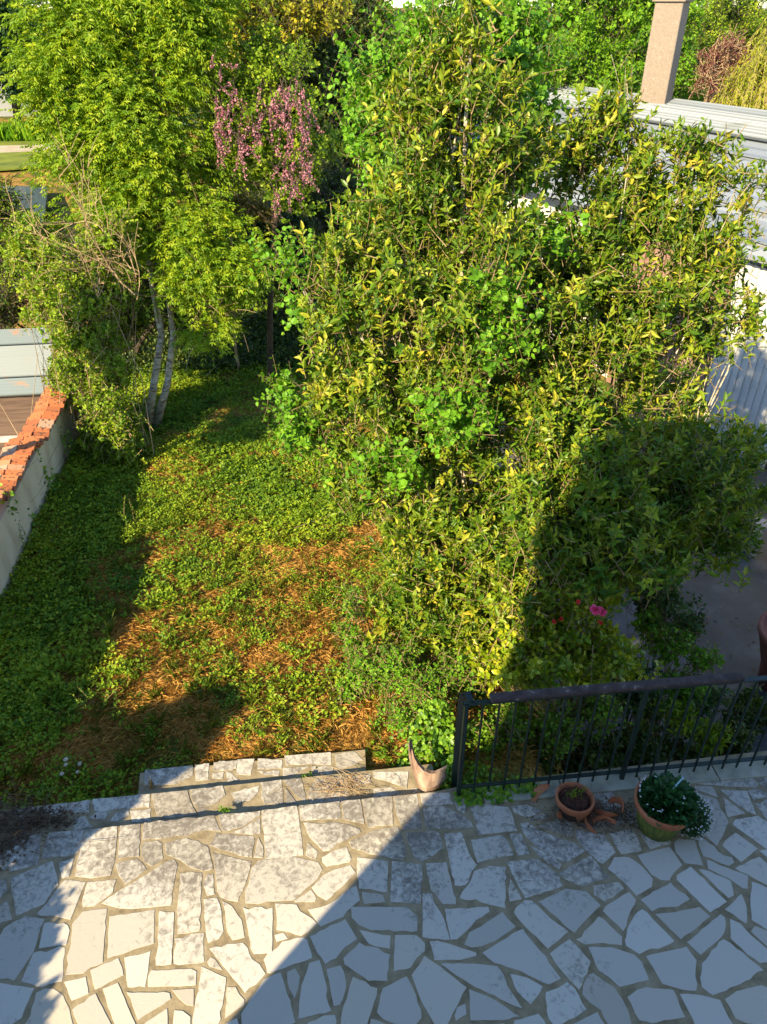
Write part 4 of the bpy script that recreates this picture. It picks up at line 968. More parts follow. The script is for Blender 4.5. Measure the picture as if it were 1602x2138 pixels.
# --- feathery tree on the left with two pale trunks
tb = PZ(308, 895, -.52)
AB = [px_blob(*q) for q in [(300, -60, 11.9, 170, 110, 1), (180, 90, 11.6, 120, 120, 1), (390, 70, 11.9, 100, 130, 1), (280, 200, 11.5, 130, 100, 1), (120, 200, 11.3, 90, 90, .8), (200, 330, 11.2, 100, 90, .8), (330, 330, 11.3, 110, 100, 1),
      (250, 440, 11.0, 100, 70, 1), (410, 500, 10.9, 100, 80, .9), (490, 560, 10.7, 70, 50, .8), (370, 590, 10.6, 90, 60, .6), (430, 680, 10.6, 60, 50, .6), (90, 60, 11.6, 70, 80, .6), (400, 340, 11.5, 50, 70, .5)]]
t = plant('feathery_tree', tb, 'tall yellow green tree with feathery leaves and two pale leaning trunks', 'tree')
gl = G(); P, D = sample_crown(AB, 14000, .55, 330, .30); D[:, 2] = D[:, 2]*.6+.35
pinnate(gl, P, D, .17, 4, .068, .025, .45); gl.build('foliage', M['ash'], t)
g = G()
tr1 = [tb, PY(322, 800, 10.4), PY(338, 700, 10.6), PY(312, 560, 10.9), PY(322, 420, 11.3), PY(300, 250, 11.7), PY(265, 130, 12.0), PY(250, 0, 12.3)]
tr2 = [tb+np.array([.12, .02, 0]), PY(350, 800, 10.5), PY(362, 700, 10.7), PY(345, 560, 11.0), PY(330, 400, 11.4), PY(290, 200, 11.8), PY(250, 40, 12.2), PY(230, -100, 12.5)]
g.tube(tr1, [.075, .055, .05, .042, .034, .024, .016, .01], 10); g.build('trunk', M['bark'], t, smooth=True)
g = G(); g.tube(tr2, [.07, .052, .044, .038, .03, .02, .015, .01], 10); g.build('trunk', M['bark'], t, smooth=True)
g = G(); st = [np.asarray(q) for q in tr1[2:7]+tr2[2:7]]
limbs(g, tb, AB, .013, 3, .1, st); g.build('branches', M['twig'], t)

# --- thicket of fine green shrub at its foot
SB = [px_blob(*q) for q in [(90, 530, 10.6, 70, 70, .9), (170, 600, 10.2, 100, 90, .8), (100, 640, 10.4, 50, 60, .5), (190, 760, 9.9, 70, 90, .9), (230, 880, 9.6, 60, 60, .9), (150, 700, 10, 30, 60, .7), (250, 925, 9.4, 40, 30, .7), (230, 500, 10.4, 60, 60, .6), (150, 790, 10, 40, 50, .7), (200, 870, 9.6, 50, 50, .7)]]
base = PZ(245, 930, -.5)
t = plant('thicket_shrub', base, 'tangled fine leaved shrub at the foot of the feathery tree beside the tiled wall', 'shrub')
gl, gt = G(), G(); P, D = sample_crown(SB, 5600, .5, 230, .22)
shoots(gl, gt, P, D, .26, 10, .062, .042, OVA, up=.35, spread=1.0, jit=.6, tw=(.004, .002))
gl.build('foliage', M['shrub'], t); gt.build('twigs', M['deadtwig'], t)
g = G(); limbs(g, base, SB, .013, 2, .35)
n = 60; p0 = np.array(base)+np.stack([-.45+rng.normal(size=n)*.32, .15+rng.normal(size=n)*.3, np.full(n, 0.)], -1); p1 = p0+np.stack([rng.normal(size=n)*.3+.15, rng.normal(size=n)*.35, .7+1.7*rng.random(n)], -1)
pm_ = (p0+p1)/2+rng.normal(size=(n, 3))*.14; g.twigs(np.stack([p0, pm_, p1], 1), .008, .003); g.build('stems', M['deadtwig'], t)
# --- bare dry branches above the thicket
base = PZ(215, 905, -.5); t = plant('bare_bush', base, 'bare dry tan branches sprawling left of the feathery tree', 'bush')
g = G()
for k in range(24):
    st = PY(250+rng.normal()*30, 600+rng.normal()*40, 10.1); e = PY(20+rng.random()*240, 340+rng.random()*270, 9.7+rng.random()*.8)
    p = bez(st if k > 5 else base, e, .25, .1, 8); r = .012 if k < 8 else .007
    g.tube(p, np.linspace(r, r*.3, 8), 5)
    for q in range(9):
        s = p[rng.integers(2, 8)]; e2 = s+unit(p[-1]-p[0]+rng.normal(size=3)*1.2)*(.2+.4*rng.random()); g.tube(bez(s, e2, .1, .1, 4), np.linspace(.0045, .0018, 4), 3)
for k in range(60):
    st = PY(430+rng.normal()*30, 640+rng.normal()*35, 10.6); e = st+rng.normal(size=3)*np.array([.35, .3, .28]); g.tube(bez(st, e, .1, .12, 5), np.linspace(.005, .002, 5), 3)
g.build('branches', M['deadtwig'], t)

# --- pink flowering tree
JB = [px_blob(*q) for q in [(490, 230, 11.8, 70, 80, 1), (590, 200, 11.9, 80, 90, 1), (540, 300, 11.6, 80, 80, 1), (630, 320, 11.6, 45, 90, 1), (560, 120, 12.2, 70, 60, .8), (460, 330, 11.6, 60, 60, .7), (600, 400, 11.5, 45, 50, .6), (690, 280, 12.1, 30, 90, .4)]]
base = np.array([-2.0, 12.2, -.6]); t = plant('blossom_tree', base, 'small tree with pink blossom and fresh leaves before the dark trees', 'tree')
gl, gt = G(), G(); P, D = sample_crown(JB, 2600, .4, 150, .25); shoots(gl, gt, P, D, .3, 9, .068, .048, OVA, up=.3, spread=1.1); gl.build('foliage', M['shrub'], t); gt.build('twigs', M['darkbark'], t)
gt = G()
g = G(); P, D = sample_crown([px_blob(*q) for q in [(465, 180, 11.3, 35, 45, 1), (500, 270, 11.1, 70, 50, 1), (610, 230, 11.2, 55, 60, 1.4), (625, 330, 10.9, 35, 60, 1.5), (560, 210, 11.2, 40, 40, .8), (590, 385, 10.8, 30, 40, 1), (480, 290, 11.0, 30, 30, .6)]], 230, .25)
P = P[rng.random(len(P)) < .62]
for k in range(len(P)):                                   # blossom crowded along short twig lengths
    d = unit(D[k]*.3+np.array([rng.normal()*.4, 0, -1.+rng.normal()*.5])); n = 30; le = .12+.22*rng.random(); s = rng.random(n)*le; Q = P[k]+d*s[:, None]+rng.normal(size=(n, 3))*.011
    gt.tube([P[k]-d*.12, P[k]+d*.1, P[k]+d*(le+.03)], [.006, .004, .002], 4)
    put_leaves(g, Q, rvec(n), rvec(n), .027, .022, DIA)
g.build('blossom', M['pink'], t); gt.build('blossom_twigs', M['darkbark'], t)
g = G(); P = np.concatenate([PY(330+rng.normal(size=1)[0]*50, 225+rng.normal()*30, 11.4)[None]+rng.normal(size=(20, 3))*.12 for _ in range(8)]+[PY(160+rng.normal()*14, 350+rng.normal()*12, 10.2)[None]+rng.normal(size=(24, 3))*.12 for _ in range(5)])
g2 = G(); limbs(g2, base, JB, .03, 1, .15, hub=True); g2.build('trunk', M['darkbark'], t)

# --- olive leaved sapling between
OB = [px_blob(*q) for q in [(490, 430, 12, 70, 40, 1), (400, 400, 12, 40, 60, 1), (550, 440, 12, 35, 35, .8), (440, 360, 12.4, 40, 50, .7)]]
base = np.array([-2.6, 12.6, -.6]); t = plant('olive_sapling', base, 'thin sapling with sparse olive brown leaves below the pink blossom', 'tree')
gl, gt = G(), G(); P, D = sample_crown(OB, 420, .5); shoots(gl, gt, P, D, .3, 8, .06, .035, OVA, up=.2, spread=1.2); gl.build('foliage', M['olive'], t); gt.build('twigs', M['deadtwig'], t)
g = G(); limbs(g, base, OB, .014, 1, .15, hub=True); g.build('trunk', M['deadtwig'], t)

# --- trees behind
def bigtree(name, label, base, blobs, n, L, Wd, mat, nl=9, sl=.6, up=.2, group='trees closing the end of the garden', tpl=DIA, tw=True, r0=.12, shell=.35, bark='darkbark', spread=1.15):
    B = [px_blob(*q) for q in blobs]; t = plant(name, base, label, 'tree', group)
    gl, gt = G(), G(); P, D = sample_crown(B, int(n*1.2), shell, max(60, n//22), B[0][1][0]*.20); shoots(gl, gt if tw else None, P, D, sl, nl, L, Wd, tpl, up=up, spread=spread, tw=(.008, .003), jit=.45)
    gl.build('foliage', M[mat], t)
    if tw: gt.build('twigs', M[bark], t)
    g = G(); base = np.asarray(base, float); g.tube(bez(base, B[0][0], .4, .03, 9), np.linspace(r0, r0*.3, 9), 9); limbs(g, base, B, r0*.5, 1, .15, hub=True); g.build('trunk', M[bark], t)
    return t
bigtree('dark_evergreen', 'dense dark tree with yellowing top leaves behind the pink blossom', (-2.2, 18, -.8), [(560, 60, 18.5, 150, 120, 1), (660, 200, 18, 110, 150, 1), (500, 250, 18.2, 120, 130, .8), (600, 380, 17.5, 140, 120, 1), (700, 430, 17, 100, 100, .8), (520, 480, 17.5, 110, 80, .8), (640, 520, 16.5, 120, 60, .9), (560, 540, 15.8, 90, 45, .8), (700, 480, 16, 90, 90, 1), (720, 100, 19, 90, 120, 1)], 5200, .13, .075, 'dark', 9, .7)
bigtree('golden_tree', 'golden yellow leaved tree at the top centre of the garden end', (-1.9, 17.2, -.8), [(540, 20, 16.8, 130, 60, 1), (470, 50, 16.6, 70, 60, .8), (640, 20, 16.9, 90, 50, .8), (560, 85, 16.8, 60, 30, .7), (470, 120, 16.4, 40, 40, .5)], 1000, .13, .07, 'yellow', 8, .5, group='trees closing the end of the garden')
bigtree('small_leaved_tree', 'fine leaved green tree between the golden tree and the laurel top', (-.6, 21, -1), [(760, 60, 20, 80, 100, 1), (700, 20, 21, 80, 70, 1), (730, 230, 19, 70, 110, 1), (820, 330, 18, 80, 110, .8), (760, 330, 18, 60, 80, .7)], 2400, .10, .06, 'shrub', 9, .6)
bigtree('bright_background_tree', 'bright green rounded tree behind the white roof left of the chimney', (4.2, 27, -1.5), [(1200, 60, 27, 170, 110, 1), (1050, 40, 27, 120, 110, 1), (1330, 60, 27, 80, 120, 1), (1150, 170, 26, 150, 80, 1), (1280, 180, 26, 110, 60, 1), (950, 60, 27.5, 90, 110, .8), (1000, 160, 26, 100, 90, 1), (1400, 120, 27.5, 90, 110, .9)], 5200, .15, .11, 'bright', 10, .8)
bigtree('green_tree', 'dull green tree behind the chimney right of the bright rounded tree', (9.5, 32, -1.5), [(1480, 60, 31, 120, 90, 1), (1570, 60, 31, 90, 80, 1), (1500, 160, 30, 110, 70, 1), (1620, 150, 30, 80, 100, .8)], 3000, .15, .07, 'shrub', 9, .8)
bigtree('dense_shrub', 'dense green shrub standing behind the feathery tree and shading the lawn beyond', (-4.6, 13.2, -.8), [(250, 520, 12.6, 110, 80, 1), (150, 570, 12.4, 60, 60, 1), (350, 590, 12.4, 90, 70, 1), (420, 520, 12.8, 70, 70, 1), (300, 430, 13.2, 120, 80, 1), (390, 660, 11.9, 60, 45, .9), (250, 660, 11.6, 80, 70, 1), (470, 600, 12.4, 45, 50, .8)], 4600, .075, .045, 'shrub', 9, .45, group=None, r0=.06, shell=.6)
bigtree('purple_leaved_tree', 'purple leaved small tree right of the chimney', (7.8, 22.5, -1.5), [(1500, 120, 22.5, 50, 40, 1), (1480, 170, 22.2, 50, 40, .5), (1540, 100, 22.6, 35, 35, .6)], 420, .07, .035, 'purple', 8, .4, bark='deadtwig')
bigtree('dark_shrub', 'dark evergreen shrub added below the blossom tree to darken the hollow', (-1.3, 15, -.8), [(560, 530, 15, 80, 50, 1), (660, 530, 15, 80, 60, 1), (480, 500, 15, 60, 60, 1), (610, 440, 15.3, 120, 60, 1), (700, 420, 15.5, 70, 90, 1), (560, 470, 13.6, 60, 50, 1), (620, 500, 13.6, 50, 50, .8), (530, 590, 13.4, 70, 35, .9), (640, 590, 13.6, 60, 40, .9)], 3400, .09, .05, 'dark', 9, .5, group=None, r0=.05)  # dark-leaved mass added to make the recess read as deep shade
# willow: hanging strands
t = plant('weeping_willow', (10.2, 23.8, -1.5), 'yellow green weeping willow at the right end of the white roof', 'tree', 'trees closing the end of the garden')
g = G(); gt = G(); B = [px_blob(*q) for q in [(1600, 160, 22, 80, 60, 1), (1560, 215, 21.6, 80, 35, 1), (1620, 90, 22.5, 60, 60, .8), (1640, 200, 22, 60, 60, .8)]]
P, D = sample_crown(B, 520, .3); n = 16
P0 = P; dn = unit(D*np.array([.4, .4, 0])+np.array([0, 0, -1.])+rng.normal(size=P.shape)*.15); ln = .5+.5*rng.random(len(P))
gt.twigs(np.stack([P0, P0+dn*ln[:, None]*.5+D*.04, P0+dn*ln[:, None]], 1), .005, .002)
s = (np.arange(n)+.5)/n; Q = P0[:, None]+dn[:, None]*(ln[:, None]*s[None])[..., None]; LD = dn[:, None]+rng.normal(size=(len(P), n, 3))*.5
put_leaves(g, Q.reshape(-1, 3), LD.reshape(-1, 3), rng.normal(size=(len(P)*n, 3)), .12, .035, DIA)
g.build('foliage', M['willow'], t); gt.build('twigs', M['deadtwig'], t); g = G(); limbs(g, (10.2, 23.8, -1.5), B, .08, 2); g.build('trunk', M['darkbark'], t)
# dark cool trees far left, beyond the path
for i, (px, lab) in enumerate([(-60, 'bluish dark tree furthest left beyond the sandy path'), (40, 'bluish dark tree at the end of the sandy path'), (-180, 'bluish dark tree outside the left end of the path'), (190, 'bluish dark tree partly behind the feathery tree'), (330, 'dark tree far behind the feathery tree')]):
    bigtree('park_tree', lab, PZ(px, 268, -1), [(px, 60, 42+i, 90, 90, 1), (px+30, 150, 42+i, 80, 50, .8), (px-20, -30, 43+i, 80, 60, .8)], 1100, .26, .16, 'darkblue', 9, 1.2, group='trees beyond the path', tw=False, r0=.2)
for i, (px, py, lab) in enumerate([(850, 40, 'pale green tree glimpsed behind the tall laurel tip'), (700, 70, 'distant green tree behind the fine leaved tree'), (480, 60, 'distant green tree behind the golden tree'), (1080, 50, 'distant green tree behind the bright rounded tree'), (1300, 50, 'distant green tree behind the chimney left side'), (1560, 60, 'distant green tree at the far right')]):
    bigtree('distant_tree', lab, PY(px, 230, 40+i), [(px, py+30, 40+i, 130, 40, 1), (px-60, py+120, 40+i, 110, 70, 1), (px+70, py+130, 40+i, 110, 70, 1)], 1500, .24, .15, 'bright' if i % 2 else 'darkblue', 9, 1.0, group='distant trees', tw=False, r0=.2)
# pale building glimpsed far left
M['palewall'] = noisemat('pale distant wall', [(.3, (.24, .25, .26)), (.7, (.32, .33, .34))], .5, bump=0)
pb = PY(-40, 262, 55); t = thing('distant_building', pb, 'pale low building glimpsed beyond the park trees at the left edge', 'building')
g = G(); g.box((pb[0]-6, 56, 1.0), (22, 6, 4.2), ax=(np.array([1., 0, 0]), np.array([0, 1., 0]), EZ)); g.build('wall', M['palewall'], t)
g = G(); g.box((pb[0]-6, 56, 3.3), (23, 7, .4), ax=(np.array([1., 0, 0]), np.array([0, 1., 0]), EZ)); g.build('roof', M['zinc'], t)
for q in range(5):
    g = G(); g.box((pb[0]-12+q*3.4, 52.97, 1.3), (1.5, .08, 1.4), ax=(np.array([1., 0, 0]), np.array([0, 1., 0]), EZ)); g.build('window', M['shadowgap'], t)
# tall reeds along the far path
g = G(); n = 2600; px = -60+rng.random(n)*330; P = np.array([PZ(a, 296-rng.random()*8, -1) for a in px]); put_leaves(g, P, np.array([0, 0, 1.])+rng.normal(size=(n, 3))*.25, rvec(n), .9*(.5+.6*rng.random(n)), .07, DIA)
tag(g.build('tall_grass', M['bright']), 'band of tall green grass behind the sandy path', 'grass', kind='stuff')
# shrubs on the near bank at the left edge
bigtree('bank_shrub', 'sunlit olive green shrub at the left edge above the shed', (-8.6, 16, -2), [(0, 420, 16, 50, 70, 1), (-30, 520, 15.5, 60, 60, 1), (20, 560, 15, 30, 40, .5)], 700, .08, .045, 'shrub', 8, .5, group='shrubs on the bank', r0=.05)
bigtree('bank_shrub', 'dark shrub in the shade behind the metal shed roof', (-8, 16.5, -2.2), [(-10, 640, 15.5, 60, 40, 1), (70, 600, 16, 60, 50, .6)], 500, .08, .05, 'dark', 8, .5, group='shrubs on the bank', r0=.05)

# --- camellia with pink flower
CB = [px_blob(*q) for q in [(1090, 1300, 4.55, 70, 90, 1), (1180, 1290, 4.6, 85, 90, 1), (1240, 1240, 4.9, 60, 50, .8), (1120, 1390, 4.3, 90, 60, .9), (1230, 1360, 4.6, 90, 80, 1), (1150, 1210, 5, 50, 40, .6), (1030, 1390, 4.5, 50, 60, .8), (1320, 1370, 4.8, 50, 50, .5)]]
base = np.array([1.75, 4.7, -1.2]); t = plant('camellia_bush', base, 'bush with rounded yellow green leaves and one bright pink bloom', 'bush')
gl, gt = G(), G(); P, D = sample_crown(CB, 1000, .4, 110, .13); shoots(gl, gt, P, D, .22, 8, .074, .050, OVA, up=.35, spread=1.1); gl.build('foliage', M['camellia'], t); gt.build('twigs', M['twig'], t)
g = G(); limbs(g, base, CB, .015, 3, .4); g.build('stems', M['twig'], t)
def bloom(c, r, mat, n=26):
    g = G(); d = rvec(n); d[:, 1] -= .6; d[:, 2] += .4; d = unit(d); put_leaves(g, np.asarray(c)+d*r*.1, d, np.array([0, -1., .6])+rng.normal(size=(n, 3))*.5, r, r*.9, OVA); return g
bloom(PY(1245, 1272, 4.0), .042, 'rose').build('flower', M['rose'], t); bloom(PY(1258, 1277, 4.02), .034, 'rose').build('flower', M['rose'], t)
for q in ((1171, 1293, 4.05), (1157, 1298, 4.05), (1207, 1257, 4.1), (1253, 1299, 4.05)): bloom(PY(*q), .02, 'red', 12).build('bud', M['red'], t)
# --- light green climber at the left foot of the laurel
VB = [px_blob(*q) for q in [(735, 1330, 4.95, 35, 90, 1), (760, 1400, 4.7, 60, 70, 1), (720, 1440, 4.65, 40, 50, .7), (830, 1390, 4.6, 70, 70, 1), (890, 1440, 4.4, 70, 60, 1), (840, 1490, 4.3, 70, 40, .7), (740, 1240, 5.2, 30, 40, .6), (960, 1400, 4.5, 60, 50, .8)]]
base = np.array([.05, 4.7, -.5]); t = plant('creeping_shrub', base, 'fresh green small leaved shrub at the sunny foot of the laurel', 'shrub')
gl, gt = G(), G(); P, D = sample_crown(VB, 900, .4); shoots(gl, gt, P, D, .2, 9, .036, .026, OVA, up=.3, spread=1.1); gl.build('foliage', M['hazel'], t); gt.build('twigs', M['twig'], t)
g = G(); limbs(g, base, VB, .01, 3, .3); g.build('stems', M['twig'], t)
# --- shaded plants down behind the railing
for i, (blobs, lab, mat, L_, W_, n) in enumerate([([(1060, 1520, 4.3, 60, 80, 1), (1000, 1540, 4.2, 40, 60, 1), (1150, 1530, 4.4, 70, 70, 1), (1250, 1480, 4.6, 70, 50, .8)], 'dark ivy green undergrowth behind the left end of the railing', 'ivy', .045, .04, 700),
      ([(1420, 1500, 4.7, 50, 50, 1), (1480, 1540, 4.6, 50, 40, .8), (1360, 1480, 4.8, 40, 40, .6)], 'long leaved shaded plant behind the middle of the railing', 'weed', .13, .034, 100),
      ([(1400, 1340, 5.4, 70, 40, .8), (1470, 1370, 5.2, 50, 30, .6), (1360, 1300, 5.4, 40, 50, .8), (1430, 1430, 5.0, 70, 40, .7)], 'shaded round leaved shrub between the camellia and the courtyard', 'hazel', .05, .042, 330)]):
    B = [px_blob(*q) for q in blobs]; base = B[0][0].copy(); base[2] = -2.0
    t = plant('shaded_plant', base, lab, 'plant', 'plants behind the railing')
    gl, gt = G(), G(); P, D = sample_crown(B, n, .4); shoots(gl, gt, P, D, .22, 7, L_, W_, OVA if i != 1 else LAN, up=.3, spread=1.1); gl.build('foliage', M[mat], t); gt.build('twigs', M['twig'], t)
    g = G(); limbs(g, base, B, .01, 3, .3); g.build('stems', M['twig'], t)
# --- ivy over the step end and stump
def ivy(blobs, n, name, label, L=.05, base=None, extra=None):
    B = [px_blob(*q) for q in blobs]; g = G(); P, D = sample_crown(B, n, .3); k = len(P)
    put_leaves(g, P, D*.4+rng.normal(size=(k, 3))*.6+np.array([0, -.3, -.2]), D+np.array([0, -.4, .8])+rng.normal(size=(k, 3))*.35, L*(.6+.6*rng.random(k)), L*.95*(.6+.5*rng.random(k)), OVA)
    if extra is not None:
        k = len(extra); put_leaves(g, extra, rng.normal(size=(k, 3))*[1, 1, .3], np.array([0, -.2, 1.])+rng.normal(size=(k, 3))*.4, L*(.6+.6*rng.random(k)), L*.9, OVA)
    t = thing(name, B[0][0]*np.array([1, 1, 0])+EZ*(-.4), label, 'ivy'); g.build('foliage', M['ivy'], t)
    g = G(); 
    for q in range(24):
        i, j = rng.integers(len(P), size=2); g.tube(bez(P[i], P[i]+(P[j]-P[i])*.5, .1, .1, 5), .002, 3)
    g.build('stems', M['twig'], t); return t
ex = np.array([PZ(955+rng.random()*110, 1640+rng.random()*35, .02) for _ in range(180)]+[PZ(1060+rng.random()*70, 1640+rng.normal()*9, .03) for _ in range(60)])
ivy([(880, 1540, 4.05, 45, 40, 1), (912, 1560, 4.0, 26, 30, 1), (945, 1600, 3.8, 18, 40, 1), (930, 1560, 3.95, 30, 60, 1), (850, 1590, 3.95, 30, 25, .7), (940, 1640, 3.65, 30, 20, .8), (1000, 1620, 3.75, 45, 25, .6), (800, 1570, 4.1, 40, 20, .5), (910, 1490, 4.1, 40, 40, .8)], 1300, 'ivy', 'ivy climbing round the stump and the railing foot', .042, extra=ex)
ivy([(15, 1130, 7.05, 30, 50, 1), (60, 1090, 7.5, 22, 30, .7), (105, 1010, 8.3, 20, 40, 1), (80, 960, 8.3, 12, 40, .5), (140, 930, 9.3, 20, 40, .8), (20, 1040, 7.0, 14, 50, .4)], 520, 'wall_vine', 'straggling vine creeping up the garden side of the plaster wall', .045)
ivy([(645, 1628, 3.75, 16, 14, 1), (660, 1612, 3.85, 18, 8, 1)], 80, 'step_weed', 'small green weed growing between the second and third steps', .03)
ivy([(470, 1655, 3.66, 18, 6, 1), (380, 1640, 3.75, 14, 6, 1), (320, 1648, 3.75, 30, 8, 1), (225, 1668, 3.7, 20, 6, .5)], 110, 'edge_weed', 'low bright weeds along the back edge of the wide step', .035)
g = G(); P = np.array([PZ(467+rng.normal()*7, 1692+rng.normal()*2.5, -.03) for _ in range(60)]); put_leaves(g, P, rng.normal(size=(60, 3))*[.6, .4, .3]+np.array([0, 0, .5]), rvec(60)+EZ, .03, .009, LAN); tag(g.build('joint_weed', M['ivy']), 'tiny weed sprouting at the terrace edge above the steps', 'weed')

# --- ground cover
def scatter(n, u0, u1, v0, v1):
    u = u0+(u1-u0)*rng.random(n); v = v0+(v1-v0)*rng.random(n); x = u*.992-v*.124; y = u*.124+v*.992
    return x, y, u, v
def cover_ok(x, y, u, v):
    return ~((v < far1+.02) | ((v < far2+.03) & (u > u20-.03) & (u < u21+.05)) | (u < -3.33))
# low leafy weeds: little rosettes
n = 40000; x, y, u, v = scatter(n, -3.5, 2.6, 3.7, 13)
dens = .30+.6*noise2(x, y, 2.2, 3)+.4*noise2(x, y, 6, 5)+.38*sstep(5.0, 8.5, v)+.35*sstep(-1.9, -2.6, u)-.12*sstep(5.8, 4.6, v)-.13*sstep(8, 6.8, v)*sstep(-2.4, -1.8, u)+.3*sstep(5.2, 4.6, v)*sstep(-.9, -1.5, u)
keep = (rng.random(n) < dens) & cover_ok(x, y, u, v); x, y = x[keep], y[keep]; n = len(x)
hgt = .02+.10*np.clip(.5+.6*noise2(x, y, 3, 9), 0, 1)*rng.random(n)
C = np.stack([x, y, gh(x, y)+hgt], -1); g = G(); k = 7
for j in range(k):
    th = rng.random(n)*6.28; d = np.stack([np.cos(th), np.sin(th), .35+.5*rng.random(n)], -1); s = (.023+.027*rng.random(n))*(1+.5*noise2(x, y, 1.1, 6))
    put_leaves(g, C+d*.012*rng.random((n, 1))+rng.normal(size=(n, 3))*[.018, .018, .012], d, np.array([0, 0, 1.])+rng.normal(size=(n, 3))*.45, s, s*.62, DIA, np.clip(.25+.35*noise2(x, y, 1.7, 4)+.6*rng.random(n), 0, .999))
tag(g.build('weeds', M['weed']), 'low leafy green weeds covering the garden ground', 'weeds', kind='stuff')
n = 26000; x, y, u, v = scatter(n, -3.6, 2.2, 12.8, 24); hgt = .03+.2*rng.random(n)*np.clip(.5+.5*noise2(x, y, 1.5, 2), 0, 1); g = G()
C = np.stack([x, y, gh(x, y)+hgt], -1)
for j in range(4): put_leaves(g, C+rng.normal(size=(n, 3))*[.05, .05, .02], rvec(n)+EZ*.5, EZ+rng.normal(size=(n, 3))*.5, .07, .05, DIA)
tag(g.build('darkened_undergrowth', M['dark']), 'taller green undergrowth below the dark trees, leaves coloured dark to deepen the shade', 'undergrowth', kind='stuff')  # same kind of weeds, shade of the hollow put into the leaf colour
n = 1000; x, y, u, v = scatter(n, -3.3, -2.55, 4.6, 10.6); hgt = .03+.10*rng.random(n)*np.clip(.5+.7*noise2(x, y, 2.5, 11), 0, 1); g = G(); C = np.stack([x, y, gh(x, y)+hgt], -1)
for j in range(6):
    th = rng.random(n)*6.28; put_leaves(g, C+rng.normal(size=(n, 3))*[.03, .03, .015], np.stack([np.cos(th), np.sin(th), .2+.4*rng.random(n)], -1), EZ+rng.normal(size=(n, 3))*.35, .035+.03*rng.random(n), .026, OVA)
tag(g.build('nettles', M['weed']), 'knee high broad leaved weeds filling the shade along the plaster wall', 'weeds', kind='stuff')
# dry straw lying down
n = 110000; x, y, u, v = scatter(n, -3.4, 1.8, 3.75, 10.5)
dens = .22-.5*noise2(x, y, 2.2, 3)+.55*sstep(8.5, 5.2, v)-.35*sstep(-2.2, -2.9, u)
keep = (rng.random(n) < dens) & cover_ok(x, y, u, v); x, y = x[keep], y[keep]; n = len(x)
th = noise2(x, y, 1.5, 7)*3+rng.normal(size=n)*.9; d = np.stack([np.cos(th), np.sin(th), .05+.3*rng.random(n)], -1); C = np.stack([x, y, gh(x, y)+.008+.03*rng.random(n)], -1)
g = G(); put_leaves(g, C, d, EZ+rng.normal(size=(n, 3))*.5, .035+.07*rng.random(n), .0032, DIA, np.clip(rng.random(n)*.6+.2+.3*noise2(x, y, 3, 8), 0, .999))
tag(g.build('dry_grass', M['straw']), 'orange brown dry grass matted over the sunny ground', 'dry grass', kind='stuff')
# green grass blades in tufts
g = G(); n = 900; x, y, u, v = scatter(n, -3.4, 2.0, 3.8, 11); ok = cover_ok(x, y, u, v); x, y = x[ok], y[ok]; n = len(x)
for j in range(12):
    th = rng.random(n)*6.28; d = np.stack([np.cos(th)*.5, np.sin(th)*.5, np.ones(n)], -1)+rng.normal(size=(n, 3))*.2
    put_leaves(g, np.stack([x, y, gh(x, y)-.01], -1)+rng.normal(size=(n, 3))*[.02, .02, 0], d, np.stack([np.cos(th), np.sin(th), -.3*np.ones(n)], -1)*-1, .07+.12*rng.random(n), .006, LAN)
tag(g.build('grass', M['grass']), 'short tufts of green grass among the weeds', 'grass', kind='stuff')
def PG(px, py):
    z = -.4
    for _ in range(8): q = PZ(px, py, z); z = float(gh(q[0], q[1]))
    return PZ(px, py, z)
def tuft(px, py, n, h, label, zz=None, wd=.009, name='grass_tuft', mat='grass', spread=.5):
    g = G(); c = PG(px, py) if zz is None else PZ(px, py, zz); th = rng.random(n)*6.28; r = rng.random(n)
    P0 = c+np.stack([np.cos(th)*.03*r, np.sin(th)*.03*r, np.zeros(n)], -1); H = h*(.5+.6*rng.random(n)); out = np.stack([np.cos(th), np.sin(th), np.zeros(n)], -1)*spread*(.3+r)[:, None]
    K = 5; V = []
    B = unit(np.cross(out, EZ))
    for i in range(K+1):
        t_ = i/K; p = P0+out*(H*t_*t_)[:, None]+EZ*(H*(t_-.35*t_*t_*r))[:, None]; w_ = wd*(1-t_)**.7
        V += [p+B*w_/2, p-B*w_/2]
    V = np.stack(V, 1); g.inst(V, [(2*i, 2*i+1, 2*i+3, 2*i+2) for i in range(K)], rng.random(n))
    return tag(g.build(name, M[mat]), label, 'grass', 'grass tufts standing out of the weeds')
tuft(232, 1325, 34, .30, 'tall bright grass tuft at the shade edge below the sunny weeds')
tuft(262, 1605, 16, .42, 'thin tall grass tuft in deep shade behind the wide step', wd=.006)
tuft(600, 1510, 40, .16, 'green grass tuft behind the stone steps in the sun')
tuft(360, 1400, 22, .16, 'small green tuft among the orange dry grass')
tuft(200, 1200, 30, .24, 'dark grass tuft in the shade beside the garden wall')
tuft(120, 1330, 26, .22, 'dark grass tuft at the shaded left edge')
tuft(318, 1643, 12, .17, 'dead pale grass blades at the left end of the small step', zz=-.19, mat='straw')
